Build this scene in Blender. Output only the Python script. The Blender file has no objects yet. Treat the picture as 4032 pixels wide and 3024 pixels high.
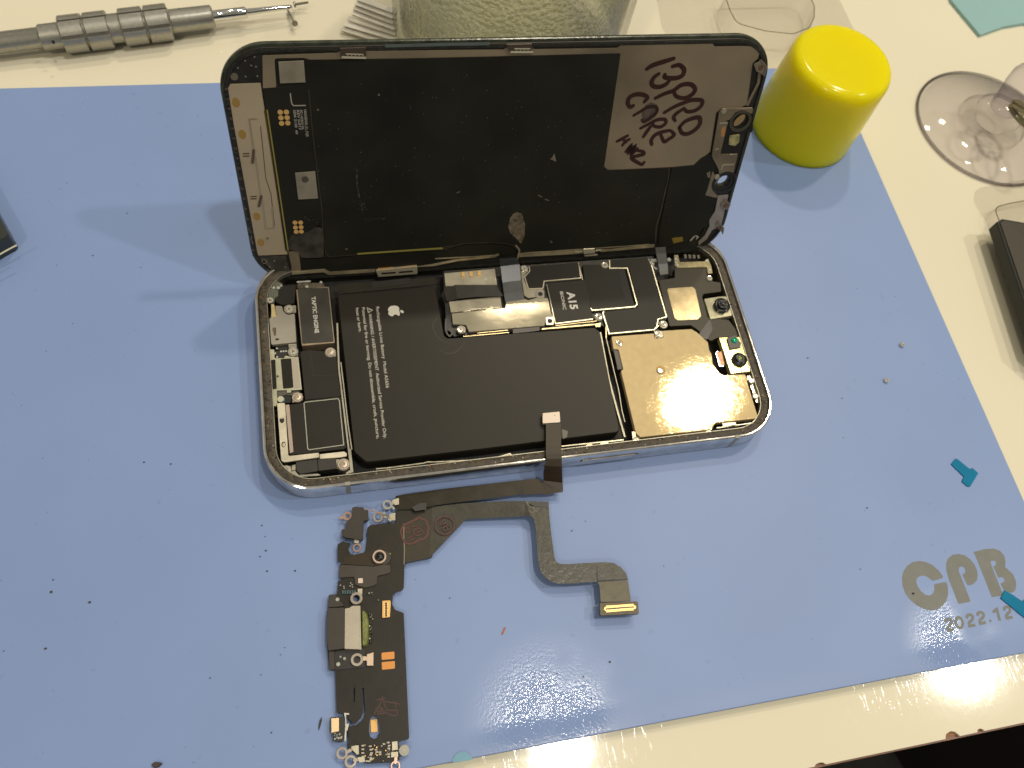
import bpy, bmesh, math, random
import numpy as np
from mathutils import Vector, Matrix
from mathutils.geometry import tessellate_polygon

# ------------------------------------------------------------------ camera, world, lamps, exposure
# Lengths in the script are millimetres in the phone's own frame (origin at the lower left corner
# of its rim, Z up); MM turns them into metres with the table top at Z = 0.
ZT = 9.65                      # table top lies 9.65 mm under the phone's rim
CR = np.array([[0.9787, -0.1688, 0.1168], [-0.1, -0.9, -0.43], [0.2, 0.4, -0.89]])
_r = np.array([2.69266524, -0.193941553, 0.238184598])
def rotv(r):
    th = np.linalg.norm(r); k = r / th
    K = np.array([[0, -k[2], k[1]], [k[2], 0, -k[0]], [-k[1], k[0], 0]])
    return np.eye(3) + math.sin(th) * K + (1 - math.cos(th)) * K @ K
CR = rotv(_r)
CT = np.array([-63.5876770, 28.6225599, 212.647677])
FPX = 3248.2951
CO = -CR.T @ CT

sc = bpy.context.scene
def MM(p): return Vector((p[0] * .001, p[1] * .001, (p[2] + ZT) * .001))
cd = bpy.data.cameras.new('camera'); cam = bpy.data.objects.new('camera', cd); sc.collection.objects.link(cam)
cd.sensor_width = 36; cd.lens = FPX / 4032 * 36; cd.clip_start = .01; cd.clip_end = 50
Rb = CR.T @ np.diag([1., -1., -1.])
mw = Matrix([[*Rb[i], 0] for i in range(3)] + [[0, 0, 0, 1]]); mw.translation = MM(CO)
cam.matrix_world = mw
cd.dof.use_dof = True; cd.dof.focus_distance = .214; cd.dof.aperture_fstop = 24
sc.camera = cam

w = bpy.data.worlds.new('World'); sc.world = w; w.use_nodes = True
nt = w.node_tree; bg = nt.nodes['Background']
tc = nt.nodes.new('ShaderNodeTexCoord'); sep = nt.nodes.new('ShaderNodeSeparateXYZ')
ramp = nt.nodes.new('ShaderNodeValToRGB'); nz = nt.nodes.new('ShaderNodeTexNoise'); nz.inputs['Scale'].default_value = 2.2
nt.links.new(tc.outputs['Generated'], sep.inputs[0]); nt.links.new(sep.outputs['Z'], ramp.inputs[0])
nt.links.new(tc.outputs['Generated'], nz.inputs['Vector'])
ramp.color_ramp.elements[0].position = .0; ramp.color_ramp.elements[0].color = (.22, .20, .17, 1)
ramp.color_ramp.elements[1].position = .9; ramp.color_ramp.elements[1].color = (.64, .595, .50, 1)
e = ramp.color_ramp.elements.new(.3); e.color = (.48, .44, .36, 1)
mix = nt.nodes.new('ShaderNodeMix'); mix.data_type = 'RGBA'; mix.blend_type = 'MULTIPLY'; mix.inputs[0].default_value = 1
r2 = nt.nodes.new('ShaderNodeValToRGB'); r2.color_ramp.elements[0].position = .4; r2.color_ramp.elements[0].color = (.45, .45, .45, 1)
r2.color_ramp.elements[1].position = .6; r2.color_ramp.elements[1].color = (1.25, 1.25, 1.25, 1)
nt.links.new(nz.outputs['Fac'], r2.inputs[0]); nt.links.new(ramp.outputs[0], mix.inputs[6]); nt.links.new(r2.outputs[0], mix.inputs[7])
nt.links.new(mix.outputs[2], bg.inputs[0]); bg.inputs[1].default_value = .62

WARM = (1.0, .87, .66); COOL = (1.0, .94, .84)
LAMPS = [  # shop ceiling downlights, the last an unseen fill lamp added front left: x, y, z (mm), watts, colour
    (420, -80, 1800, 29, COOL), (1480, -75, 1800, 33, COOL), (985, 735, 1800, 35, WARM),
    (560, 1230, 1800, 37, WARM), (-700, -900, 1800, 26, WARM)]
for i, (x, y, z, pw, col) in enumerate(LAMPS):
    l = bpy.data.lights.new('ceiling_or_fill_lamp', 'POINT'); l.energy = pw; l.color = col; l.shadow_soft_size = .045
    o = bpy.data.objects.new('ceiling_or_fill_lamp', l); o.location = MM((x, y, z)); sc.collection.objects.link(o)
sc.view_settings.view_transform = 'Standard'; sc.view_settings.look = 'None'
sc.view_settings.exposure = 0; sc.view_settings.gamma = 1; sc.view_settings.use_curve_mapping = False
sc.cycles.max_bounces = 10; sc.cycles.transparent_max_bounces = 16
sc.cycles.caustics_reflective = False; sc.cycles.caustics_refractive = False

# ------------------------------------------------------------------ where a point of the plan lies in space
C0 = np.array([2016., 1512.])
def ray(x, y): return CR.T @ np.array([(x - C0[0]) / FPX, (y - C0[1]) / FPX, 1.])
class Level:                                    # horizontal planes
    def p2(s, x, y, z):
        d = ray(x, y); P = CO + (z - CO[2]) / d[2] * d; return (P[0], P[1])
    def p3(s, u, v, z): return MM((u, v, z))
LR = rotv(np.array([1.20933045, -.012872873, -.0022809])); LT = np.array([.88726270, 67.0859185, -4.5747046])
class Lid:                                      # the tilted screen assembly's own plane
    def p2(s, x, y, z):
        d = ray(x, y); n = LR[:, 2]; P = CO + (n @ (LT + n * z - CO)) / (n @ d) * d
        q = LR.T @ (P - LT); return (q[0], q[1])
    def p3(s, u, v, z): return MM(LR @ np.array([u, v, z]) + LT)
PH = Level(); LD = Lid()
def rg(x0, y0, s=.45208): return lambda *a: [(x0 + a[i] * s, y0 + a[i + 1] * s) for i in range(0, len(a), 2)]
A = rg(800, 100); B = rg(1600, 100); C = rg(2200, 100); D = rg(800, 600); E = rg(1600, 850); F = rg(2200, 850)
G = rg(900, 1100); H = rg(1900, 1300); I = rg(1200, 1850); J = rg(1800, 1850); K = rg(1200, 2274); L = rg(0, 0)
M = rg(800, 0); N = rg(1500, 0, .5425); O = rg(2700, 0, .6027); P = rg(3032, 800); Q = rg(3032, 1550); S = rg(3032, 2274)
T = rg(3400, 2050, .2857); U = rg(1600, 2274, .5877); V = rg(0, 700, .3617); W = rg(3500, 200, .24116)
X1 = rg(1000, 1080, .18083); X2 = rg(1000, 1350, .18083); X3 = rg(1000, 1600, .18083); Y = rg(2700, 1500, .27125)
AA = rg(3700, 700, .18083); BT = rg(1340, 1180, .18083); ST = rg(1560, 2000, .11302); HW = rg(1440, 2730, .08137)
CC = rg(2750, 400, .3617); TX = rg(1040, 340, .1326)

# ------------------------------------------------------------------ materials
MATS = {}
def mat(name, col, rough=.5, metal=0., var=0., vscale=400., bump=0., bscale=1500., coat=0., spec=.5, aniso=0, sss=0):
    if name in MATS: return MATS[name]
    m = bpy.data.materials.new(name); m.use_nodes = True; n = m.node_tree; b = n.nodes['Principled BSDF']; MATS[name] = m
    b.inputs['Base Color'].default_value = (*col, 1); b.inputs['Roughness'].default_value = rough; b.inputs['Metallic'].default_value = metal
    b.inputs['Coat Weight'].default_value = coat; b.inputs['Specular IOR Level'].default_value = spec
    if sss: b.inputs['Subsurface Weight'].default_value = sss; b.inputs['Subsurface Scale'].default_value = .012; b.inputs['Subsurface Radius'].default_value = (1, .85, .1)
    t = n.nodes.new('ShaderNodeTexCoord')
    if var:
        z = n.nodes.new('ShaderNodeTexNoise'); z.inputs['Scale'].default_value = vscale; z.inputs['Detail'].default_value = 6
        n.links.new(t.outputs['Object'], z.inputs['Vector'])
        r = n.nodes.new('ShaderNodeValToRGB'); n.links.new(z.outputs['Fac'], r.inputs[0])
        r.color_ramp.elements[0].position = .32; r.color_ramp.elements[1].position = .68
        r.color_ramp.elements[0].color = (*[c * (1 - var) for c in col], 1); r.color_ramp.elements[1].color = (*[min(1, c * (1 + var)) for c in col], 1)
        n.links.new(r.outputs[0], b.inputs['Base Color'])
        mr = n.nodes.new('ShaderNodeMapRange'); n.links.new(z.outputs['Fac'], mr.inputs[0])
        mr.inputs[3].default_value = max(.02, rough * (1 - var * .6)); mr.inputs[4].default_value = min(1, rough * (1 + var * .6)); n.links.new(mr.outputs[0], b.inputs['Roughness'])
    if bump:
        z = n.nodes.new('ShaderNodeTexNoise'); z.inputs['Scale'].default_value = bscale; z.inputs['Detail'].default_value = 9 if 'foil_metal' in name else 4
        z.inputs['Roughness'].default_value = .62 if 'foil_metal' in name else .5
        n.links.new(t.outputs['Object'], z.inputs['Vector'])
        bp = n.nodes.new('ShaderNodeBump'); bp.inputs['Strength'].default_value = bump; bp.inputs['Distance'].default_value = .00003 if metal >= .85 else .0002
        n.links.new(z.outputs['Fac'], bp.inputs['Height']); n.links.new(bp.outputs[0], b.inputs['Normal'])
    if metal >= .85:          # bare metal: a glossy lobe with a short tail
        g = n.nodes.new('ShaderNodeBsdfAnisotropic'); g.distribution = 'BECKMANN'; g.inputs['Color'].default_value = (*col, 1); g.inputs['Roughness'].default_value = rough
        for a, c in (('Base Color', 'Color'), ('Roughness', 'Roughness'), ('Normal', 'Normal')):
            for l in list(n.links):
                if l.to_socket == b.inputs[a]: n.links.new(l.from_socket, g.inputs[c])
        if name in ('polished_steel', 'chrome_shaft'): n.links.new(g.outputs[0], n.nodes['Material Output'].inputs[0])
        else:                 # brushed or plated: part of the light is scattered
            d = n.nodes.new('ShaderNodeBsdfDiffuse'); d.inputs[0].default_value = (*col, 1); mx = n.nodes.new('ShaderNodeMixShader'); mx.inputs[0].default_value = .36 if 'foil_metal' in name else .6
            for l in list(n.links):
                if l.to_socket == g.inputs['Color']: n.links.new(l.from_socket, d.inputs[0])
            n.links.new(d.outputs[0], mx.inputs[1]); n.links.new(g.outputs[0], mx.inputs[2]); n.links.new(mx.outputs[0], n.nodes['Material Output'].inputs[0])
    return m
def clear(name, tint, keep=.9, rough=.03, bump=0., bscale=300., edge=.55, vor=False):
    """clear plastic or glass: mostly see-through, glossier and darker where seen edge-on"""
    m = bpy.data.materials.new(name); m.use_nodes = True; n = m.node_tree; n.nodes.remove(n.nodes['Principled BSDF']); MATS[name] = m
    out = n.nodes['Material Output']; tr = n.nodes.new('ShaderNodeBsdfTransparent'); gl = n.nodes.new('ShaderNodeBsdfGlossy')
    gl.inputs['Roughness'].default_value = rough; lw = n.nodes.new('ShaderNodeLayerWeight'); lw.inputs['Blend'].default_value = .5
    pw = n.nodes.new('ShaderNodeMath'); pw.operation = 'POWER'; pw.inputs[1].default_value = 2.2
    cm = n.nodes.new('ShaderNodeMix'); cm.data_type = 'RGBA'; cm.inputs[6].default_value = (*[keep * c for c in tint], 1)
    cm.inputs[7].default_value = (*[edge * c for c in tint], 1); mx = n.nodes.new('ShaderNodeMixShader')
    p5 = n.nodes.new('ShaderNodeMath'); p5.operation = 'POWER'; p5.inputs[1].default_value = 5
    fr = n.nodes.new('ShaderNodeMath'); fr.operation = 'MULTIPLY_ADD'; fr.inputs[1].default_value = .75; fr.inputs[2].default_value = .018
    n.links.new(lw.outputs['Facing'], pw.inputs[0]); n.links.new(pw.outputs[0], cm.inputs[0]); n.links.new(cm.outputs[2], tr.inputs[0])
    n.links.new(lw.outputs['Facing'], p5.inputs[0]); n.links.new(p5.outputs[0], fr.inputs[0])
    n.links.new(fr.outputs[0], mx.inputs[0]); n.links.new(tr.outputs[0], mx.inputs[1]); n.links.new(gl.outputs[0], mx.inputs[2])
    n.links.new(mx.outputs[0], out.inputs[0])
    if bump:
        t = n.nodes.new('ShaderNodeTexCoord'); z = n.nodes.new('ShaderNodeTexVoronoi' if vor else 'ShaderNodeTexNoise'); z.inputs['Scale'].default_value = bscale
        n.links.new(t.outputs['Object'], z.inputs['Vector']); bp = n.nodes.new('ShaderNodeBump'); bp.inputs['Strength'].default_value = bump; bp.inputs['Distance'].default_value = .001
        n.links.new(z.outputs[0], bp.inputs['Height'])
        for s in (gl, lw): n.links.new(bp.outputs[0], s.inputs['Normal'])
    return m

steel = mat('polished_steel', (.78, .76, .72), .16, 1, .15, 300)
shield = mat('satin_shield_metal', (.56, .52, .43), .17, 1, .10, 120, .10, 1500)
goldm = mat('copper_gold_foil_metal', (.84, .66, .36), .08, 1, .05, 500, .8, 300)
tan = mat('tan_plate_dim_reflection', (.225, .182, .122), .36, .15, .30, 28, .06, 900)  # midplate metal, its weaker reflection put into the colour
tanlight = mat('pale_nickel_edge', (.42, .36, .27), .36, .6, .12, 120)
black = mat('matte_black_film', (.014, .013, .0095), .42, 0, .2, 90, .08, 1500, spec=.22)
graphite = mat('graphite_sheet', (.0125, .0125, .0085), .55, 0, .3, 60, .05, 800, spec=.25)
darkbat = mat('battery_wrap', (.0165, .014, .009), .42, 0, .07, 60, .10, 260, spec=.26)
blackpl = mat('black_plastic', (.016, .015, .012), .35, 0, .2, 200)
pit = mat('dark_cavity', (.008, .007, .006), .6, 0, .4, 300)
resid = mat('dirty_adhesive', (.045, .034, .020), .55, 0, .75, 700, 1., 900)
white = mat('grey_print', (.60, .58, .50), .5)
gold = mat('gold_contacts', (.95, .62, .25), .35, 1)
goldflat = mat('gold_pad', (.75, .46, .16), .4, .3)
copper = mat('orange_copper_pad', (.62, .26, .06), .45, .3)
chipm = mat('grey_chip', (.24, .215, .16), .5, 0, .14, 300)
flexd = mat('dark_flex_film', (.020, .0165, .010), .40, 0, .18, 150, .12, 700, spec=.3)
flexb = mat('brown_flex_film', (.030, .020, .010), .4, 0, .15, 150, spec=.3)
flexg = mat('grey_flex_film', (.060, .058, .043), .26, .1, .12, 300, .35, 800, spec=.6)
flexblue = mat('blue_grey_flex', (.045, .052, .055), .3, 0, .12, 300)
beige = mat('beige_metal', (.45, .36, .28), .38, .7, .08, 400)
palegreen = mat('pale_bracket', (.42, .42, .30), .42, .4, .12, 300)
plastg = mat('grey_adhesive_tape', (.13, .14, .11), .35, 0, .25, 500, .4, 900)
greensl = mat('green_sealant', (.17, .19, .045), .3, 0, .3, 600, .8, 900)
marker = mat('maroon_marker', (.030, .008, .005), .35, 0, .2, 300)
stampm = mat('red_stamp_ink', (.085, .018, .012), .5, 0, .35, 1500)
screwm = mat('screw_metal', (.74, .70, .58), .17, 1, .08, 900)
redcopper = mat('pinkish_metal', (.62, .42, .33), .3, .9, .1, 400)

# ------------------------------------------------------------------ mesh building
def link(name, me, mats, parent=None):
    o = bpy.data.objects.new(name, me); sc.collection.objects.link(o)
    for m in (mats if isinstance(mats, (list, tuple)) else [mats]): me.materials.append(m)
    if parent is not None:
        o.parent = parent; o.matrix_parent_inverse = pinv(parent)
    return o
def wmat(o):
    m = Matrix.LocRotScale(o.location, o.rotation_euler, o.scale)
    return (wmat(o.parent) @ o.matrix_parent_inverse @ m) if o.parent else m
def pinv(parent): return wmat(parent).inverted()
def tag(o, label, cat, group=None, kind=None):
    if label: o['label'] = label
    if cat: o['category'] = cat
    if group: o['group'] = group
    if kind: o['kind'] = kind
    return o
def empty(name, p, label, cat, group=None):
    o = bpy.data.objects.new(name, None); o.empty_display_size = .01; sc.collection.objects.link(o); o.location = MM(p)
    return tag(o, label, cat, group)
def rebase(o):
    """give a top-level mesh its origin at its base"""
    me = o.data; cs = np.array([v.co for v in me.vertices]); c = Vector((cs[:, 0].mean(), cs[:, 1].mean(), cs[:, 2].min()))
    me.transform(Matrix.Translation(-c)); o.location = c; return o
def area2(p): return sum(p[i][0] * p[(i + 1) % len(p)][1] - p[(i + 1) % len(p)][0] * p[i][1] for i in range(len(p))) / 2
def ccw(p): return list(p) if area2(p) > 0 else list(p)[::-1]
def fillet(p, r, n=4):
    if r <= 0: return p
    out = []; k = len(p)
    for i in range(k):
        a, b, c = (np.array(p[i - 1]), np.array(p[i]), np.array(p[(i + 1) % k]))
        u, v = a - b, c - b; lu, lv = np.linalg.norm(u), np.linalg.norm(v)
        if lu < 1e-6 or lv < 1e-6: continue
        u, v = u / lu, v / lv; ang = math.acos(max(-1, min(1, float(u @ v))))
        if ang > 2.9 or ang < .05: out.append(tuple(b)); continue
        t = min(r / math.tan(ang / 2), lu * .48, lv * .48); s, e_ = b + u * t, b + v * t
        for j in range(n + 1):
            q = j / n; out.append(tuple((1 - q) ** 2 * s + 2 * q * (1 - q) * b + q * q * e_))
    return out
def inset(p, d):
    out = []; k = len(p)
    for i in range(k):
        a, b, c = (np.array(p[i - 1]), np.array(p[i]), np.array(p[(i + 1) % k])); e1, e2 = b - a, c - b
        l1, l2 = np.linalg.norm(e1), np.linalg.norm(e2)
        if l1 < 1e-9 or l2 < 1e-9: out.append(tuple(b)); continue
        n1, n2 = np.array([-e1[1], e1[0]]) / l1, np.array([-e2[1], e2[0]]) / l2; m = n1 + n2; q = m @ m
        out.append(tuple(b + m / max(q, .5) * 2 * d * .5 * 2 / 2 * (1 if q > .5 else .5)))
    return out
def smooth_line(p, n=6):
    """Catmull-Rom through the points"""
    p = [np.array(q, float) for q in p]
    if len(p) < 3: return [tuple(q) for q in p]
    P_ = [2 * p[0] - p[1]] + p + [2 * p[-1] - p[-2]]; out = []
    for i in range(1, len(P_) - 2):
        for j in range(n):
            t = j / n; a, b, c, d = P_[i - 1:i + 3]
            out.append(tuple(.5 * (2 * b + (c - a) * t + (2 * a - 5 * b + 4 * c - d) * t * t + (3 * b - a - 3 * c + d) * t ** 3)))
    return out + [tuple(p[-1])]
def marked(fn):
    """note where each outermost stroke starts, so that a list of shapes can be built as one object each"""
    def run(s, *a, **k):
        if s.depth == 0: s.marks.append((len(s.v), len(s.f)))
        s.depth += 1
        try: return fn(s, *a, **k)
        finally: s.depth -= 1
    return run
class MB:
    def __init__(s, fr=PH): s.v = []; s.f = []; s.m = []; s.fr = fr; s.marks = []; s.depth = 0
    def each(s, name, mats, parent=None):
        mk_ = s.marks + [(len(s.v), len(s.f))]; ms = mats if isinstance(mats, (list, tuple)) else [mats]
        for (v0, f0), (v1, f1) in zip(mk_[:-1], mk_[1:]):
            b = MB(s.fr); b.v = s.v[v0:v1]; b.f = [tuple(i - v0 for i in f) for f in s.f[f0:f1]]; k = s.m[f0] if f1 > f0 else 0
            b.m = [0] * (f1 - f0); b.build(name, ms[min(k, len(ms) - 1)], parent)
    def pts(s, pix, z, fr=None): fr = fr or s.fr; return [fr.p2(x, y, z) for x, y in pix]
    @marked
    def poly(s, p, z0, z1, ch=0., holes=(), mi=0, fr=None, bottom=False):
        """prism over plan outline p (mm) between z0 and z1, top edge chamfered by ch"""
        fr = fr or s.fr; loops = [ccw(p)] + [ccw(h)[::-1] for h in holes]
        tops = []
        for lp in loops:
            n = len(lp); base = len(s.v)
            ring = [(lp, z0), (lp, z1 - ch)] + ([(inset(lp, ch), z1)] if ch > 0 else [])
            for r_, z in ring: s.v += [fr.p3(x, y, z) for x, y in r_]
            for k in range(len(ring) - 1):
                for i in range(n):
                    j = (i + 1) % n; s.f.append((base + k * n + i, base + k * n + j, base + (k + 1) * n + j, base + (k + 1) * n + i)); s.m.append(mi)
            tops.append((base + (len(ring) - 1) * n, ring[-1][0], base))
        tri = tessellate_polygon([[Vector((x, y, 0)) for x, y in t[1]] for t in tops])
        idx = [t[0] + i for t in tops for i in range(len(t[1]))]; low = [t[2] + i for t in tops for i in range(len(t[1]))]
        fl = [q for t in tops for q in t[1]]
        for a, b, c in tri:
            ar = (fl[b][0] - fl[a][0]) * (fl[c][1] - fl[a][1]) - (fl[c][0] - fl[a][0]) * (fl[b][1] - fl[a][1])
            if ar < 0: b, c = c, b
            s.f.append((idx[a], idx[b], idx[c])); s.m.append(mi)
            if bottom: s.f.append((low[a], low[c], low[b])); s.m.append(mi)
        return s
    @marked
    def plate(s, pix, z, th, r=0., ch=0., holes=(), mi=0, fr=None):
        fr = fr or s.fr; p = [fr.p2(x, y, z) for x, y in pix]
        return s.poly(fillet(ccw(p), r), z - th, z, ch, holes, mi, fr, bottom=True)
    @marked
    def disc(s, c, r, z, th, ch=0., n=28, mi=0, hole=0., fr=None, px=True, sy=1., rot=0.):
        fr = fr or s.fr; x, y = fr.p2(c[0], c[1], z) if px else c
        def ring(q): return [(x + q * (math.cos(a) * math.cos(rot) - sy * math.sin(a) * math.sin(rot)), y + q * (math.cos(a) * math.sin(rot) + sy * math.sin(a) * math.cos(rot))) for a in [2 * math.pi * i / n for i in range(n)]]
        return s.poly(ring(r), z - th, z, ch, [ring(hole)] if hole else (), mi, fr, bottom=True)
    @marked
    def line(s, pix, wd, z, th=.03, closed=False, mi=0, fr=None, px=True, smooth=False, cap=True, ends=None):
        """flat stroke of width wd (mm) along a path"""
        fr = fr or s.fr; p = [fr.p2(x, y, z) for x, y in pix] if px else list(pix)
        if smooth: p = smooth_line(p)
        q = [np.array(a) for a in p]; k = len(q); Lf = []; Rt = []
        for i in range(k):
            a = q[i - 1] if (i or closed) else q[i]; b = q[(i + 1) % k] if (i < k - 1 or closed) else q[i]
            d1 = q[i] - a; d2 = b - q[i]; d1 = d1 / (np.linalg.norm(d1) or 1); d2 = d2 / (np.linalg.norm(d2) or 1)
            t = d1 + d2; t = t / (np.linalg.norm(t) or 1); nrm = np.array([-t[1], t[0]])
            cs = max(.5, abs(float(nrm @ np.array([-d2[1], d2[0]])))) if np.linalg.norm(d2) > 0 else 1
            wv = wd / 2 / cs
            if ends and not closed: wv *= ends + (1 - ends) * min(1, 3.5 * min(i, k - 1 - i) / k)
            Lf.append(q[i] + nrm * wv); Rt.append(q[i] - nrm * wv)
        base = len(s.v); cnt = 4
        for a, b in zip(Lf, Rt): s.v += [fr.p3(a[0], a[1], z), fr.p3(b[0], b[1], z), fr.p3(b[0], b[1], z - th), fr.p3(a[0], a[1], z - th)]
        for i in range(k if closed else k - 1):
            a = base + i * 4; b = base + ((i + 1) % k) * 4
            for u, v_ in ((0, 1), (1, 2), (2, 3), (3, 0)): s.f.append((a + u, a + v_, b + v_, b + u)); s.m.append(mi)
        if not closed:
            s.f.append((base, base + 3, base + 2, base + 1)); s.m.append(mi); e_ = base + (k - 1) * 4; s.f.append((e_, e_ + 1, e_ + 2, e_ + 3)); s.m.append(mi)
            if cap:
                for c in (q[0], q[-1]): s.disc(c, wd / 2 * .98 * (ends or 1), z + .003, th, n=12, mi=mi, fr=fr, px=False)
        return s
    @marked
    def strip(s, rows, th=.12, mi=0):
        """bent ribbon: rows of (pixel a, pixel b, height)"""
        base = len(s.v)
        for a, b, z in rows:
            pa, pb = PH.p2(a[0], a[1], z), PH.p2(b[0], b[1], z)
            s.v += [MM((*pa, z)), MM((*pb, z)), MM((*pb, z - th)), MM((*pa, z - th))]
        for i in range(len(rows) - 1):
            a = base + i * 4; b = a + 4
            for u, v_ in ((0, 1), (1, 2), (2, 3), (3, 0)): s.f.append((a + u, a + v_, b + v_, b + u)); s.m.append(mi)
        s.f.append((base, base + 1, base + 2, base + 3)); s.m.append(mi); e_ = base + (len(rows) - 1) * 4; s.f.append((e_, e_ + 3, e_ + 2, e_ + 1)); s.m.append(mi)
        return s
    @marked
    def box(s, c, sz, mi=0, rot=0.):
        """box about c (mm): centre x, y, base z"""
        hx, hy = sz[0] / 2, sz[1] / 2; cr, sr = math.cos(rot), math.sin(rot)
        p = [(c[0] + a * cr - b * sr, c[1] + a * sr + b * cr) for a, b in ((-hx, -hy), (hx, -hy), (hx, hy), (-hx, hy))]
        return s.poly(p, c[2], c[2] + sz[2], min(sz) * .08, mi=mi, fr=PH, bottom=True)
    def build(s, name, mats, parent=None, smooth=False):
        me = bpy.data.meshes.new(name); me.from_pydata([tuple(v) for v in s.v], [], s.f); o = link(name, me, mats, parent)
        me.polygons.foreach_set('material_index', s.m); me.update()
        bm = bmesh.new(); bm.from_mesh(me); bmesh.ops.recalc_face_normals(bm, faces=bm.faces); bm.to_mesh(me); bm.free()
        if smooth: me.polygons.foreach_set('use_smooth', [True] * len(me.polygons))
        return o
def revolve(name, prof, mats, parent=None, n=64, p=(0, 0, 0), axis=None, smooth=True, closed=False, ang=None):
    """lathe a profile of (radius, height) in mm about a vertical axis through p (or about `axis`)"""
    vs, fs = [], []; k = len(prof)
    R3 = Vector((0, 0, 1)).rotation_difference(Vector(axis)).to_matrix() if axis is not None else Matrix.Identity(3)
    for i in range(n):
        a = 2 * math.pi * i / n
        for r, h in prof: vs.append(MM(Vector(p) + R3 @ Vector((r * math.cos(a), r * math.sin(a), h))))
    for i in range(n):
        j = (i + 1) % n
        for q in range(k - 1 + (1 if closed else 0)):
            q2 = (q + 1) % k; fs.append((i * k + q, j * k + q, j * k + q2, i * k + q2))
    me = bpy.data.meshes.new(name); me.from_pydata([tuple(v) for v in vs], [], fs); o = link(name, me, mats, parent)
    bm = bmesh.new(); bm.from_mesh(me); bmesh.ops.remove_doubles(bm, verts=bm.verts, dist=1e-7); bmesh.ops.recalc_face_normals(bm, faces=bm.faces); bm.to_mesh(me); bm.free()
    if smooth:
        me.polygons.foreach_set('use_smooth', [True] * len(me.polygons))
        me.set_sharp_from_angle(angle=ang or .7)
    return o
def tube(name, pts, r, m, parent, closed=True, n=10):
    vs, fs = [], []; k = len(pts)
    for i in range(k):
        d = (pts[(i + 1) % k] - pts[i - 1]).normalized() if closed or 0 < i < k - 1 else (pts[min(i + 1, k - 1)] - pts[max(i - 1, 0)]).normalized()
        u = d.cross(Vector((0, 0, 1))); u = (u if u.length > .05 else Vector((1, 0, 0))).normalized(); v_ = d.cross(u)
        for j in range(n): a = 2 * math.pi * j / n; vs.append(tuple(MM(pts[i] + (u * math.cos(a) + v_ * math.sin(a)) * r)))
    for i in range(k if closed else k - 1):
        for j in range(n): fs.append((i * n + j, ((i + 1) % k) * n + j, ((i + 1) % k) * n + (j + 1) % n, i * n + (j + 1) % n))
    me = bpy.data.meshes.new(name); me.from_pydata(vs, [], fs); me.polygons.foreach_set('use_smooth', [True] * len(fs)); return link(name, me, m, parent)
def rrect(x0, y0, x1, y1, r, n=14):
    out = []
    for cx, cy, a in ((x1 - r, y1 - r, 0), (x0 + r, y1 - r, 90), (x0 + r, y0 + r, 180), (x1 - r, y0 + r, 270)):
        for i in range(n): t = math.radians(a + 90 * i / (n - 1)); out.append((cx + r * math.cos(t), cy + r * math.sin(t)))
    return out
def text(name, s, p0, p1, cap, z, m, parent, fr=PH, bold=.0, th=.02, px=True):
    """lettering from baseline start p0 to baseline end p1 (pixels of the plan), capital height cap (mm)"""
    cu = bpy.data.curves.new(name, 'FONT'); cu.body = s; cu.size = 1; cu.offset = bold; cu.resolution_u = 3
    to = bpy.data.objects.new('t', cu); sc.collection.objects.link(to); bpy.context.view_layer.update()
    me = bpy.data.meshes.new_from_object(to.evaluated_get(bpy.context.evaluated_depsgraph_get())); bpy.data.objects.remove(to)
    me.name = name
    a = np.array(fr.p2(*p0, z)) if px else np.array(p0); b = np.array(fr.p2(*p1, z)) if px else np.array(p1)
    xs = [v.co.x for v in me.vertices]; x0, x1 = min(xs), max(xs); d = b - a; ln = np.linalg.norm(d); d /= ln; up = np.array([-d[1], d[0]])
    for v in me.vertices:
        q = a + d * (v.co.x - x0) / (x1 - x0) * ln + up * v.co.y / .70 * cap; v.co = fr.p3(q[0], q[1], z)
    return link(name, me, m, parent)
def join(objs):
    """merge loose lettering meshes into the first one"""
    bm = bmesh.new()
    for o in objs: bm.from_mesh(o.data)
    bm.to_mesh(objs[0].data); bm.free()
    for o in objs[1:]: bpy.data.objects.remove(o)
    return objs[0]

# a screw head, built once and copied
def screw_mesh(name, r, cross=True, h=.5, pal=(screwm, pit)):
    if not cross: pal = (mat('dome_metal', (.50, .43, .34), .4, .5, .1, 900), pit)
    vs, fs, mi = [], [], []; n = 28
    prof = [(r, -h), (r, -.12 * r), (r * .86, 0), (r * .62, -.02), (r * .55, -.1 * r)] if cross else [(r, -h), (r, -.25 * r), (r * .9, -.1 * r), (r * .72, -.1 * r), (r * .62, .02), (r * .3, .1 * r)]
    for i in range(n):
        a = 2 * math.pi * i / n
        for q, z in prof: vs.append((q * math.cos(a) * .001, q * math.sin(a) * .001, z * .001))
    k = len(prof)
    for i in range(n):
        j = (i + 1) % n
        for q in range(k - 1): fs.append((i * k + q, j * k + q, j * k + q + 1, i * k + q + 1)); mi.append(0)
    vs.append((0, 0, -.1 * r * .001)); c = len(vs) - 1
    for i in range(n): fs.append((i * k + k - 1, ((i + 1) % n) * k + k - 1, c)); mi.append(0)
    if cross:
        for ang in ((0, math.pi / 2) if cross is True else (0, 2 * math.pi / 3, 4 * math.pi / 3)):
            b = len(vs); wv, l = r * .10, r * .36; l0 = -l if cross is True else 0
            zz = -.1 * r + .02 + ang * .002
            for x, y in ((l0, -wv), (l, -wv), (l, wv), (l0, wv)): vs.append(((x * math.cos(ang) - y * math.sin(ang)) * .001, (x * math.sin(ang) + y * math.cos(ang)) * .001, zz * .001))
            fs.append((b, b + 1, b + 2, b + 3)); mi.append(1)
    me = bpy.data.meshes.new(name); me.from_pydata(vs, [], fs); me.polygons.foreach_set('material_index', mi)
    for m in pal: me.materials.append(m)
    me.update(); return me
SM = {}
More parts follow.
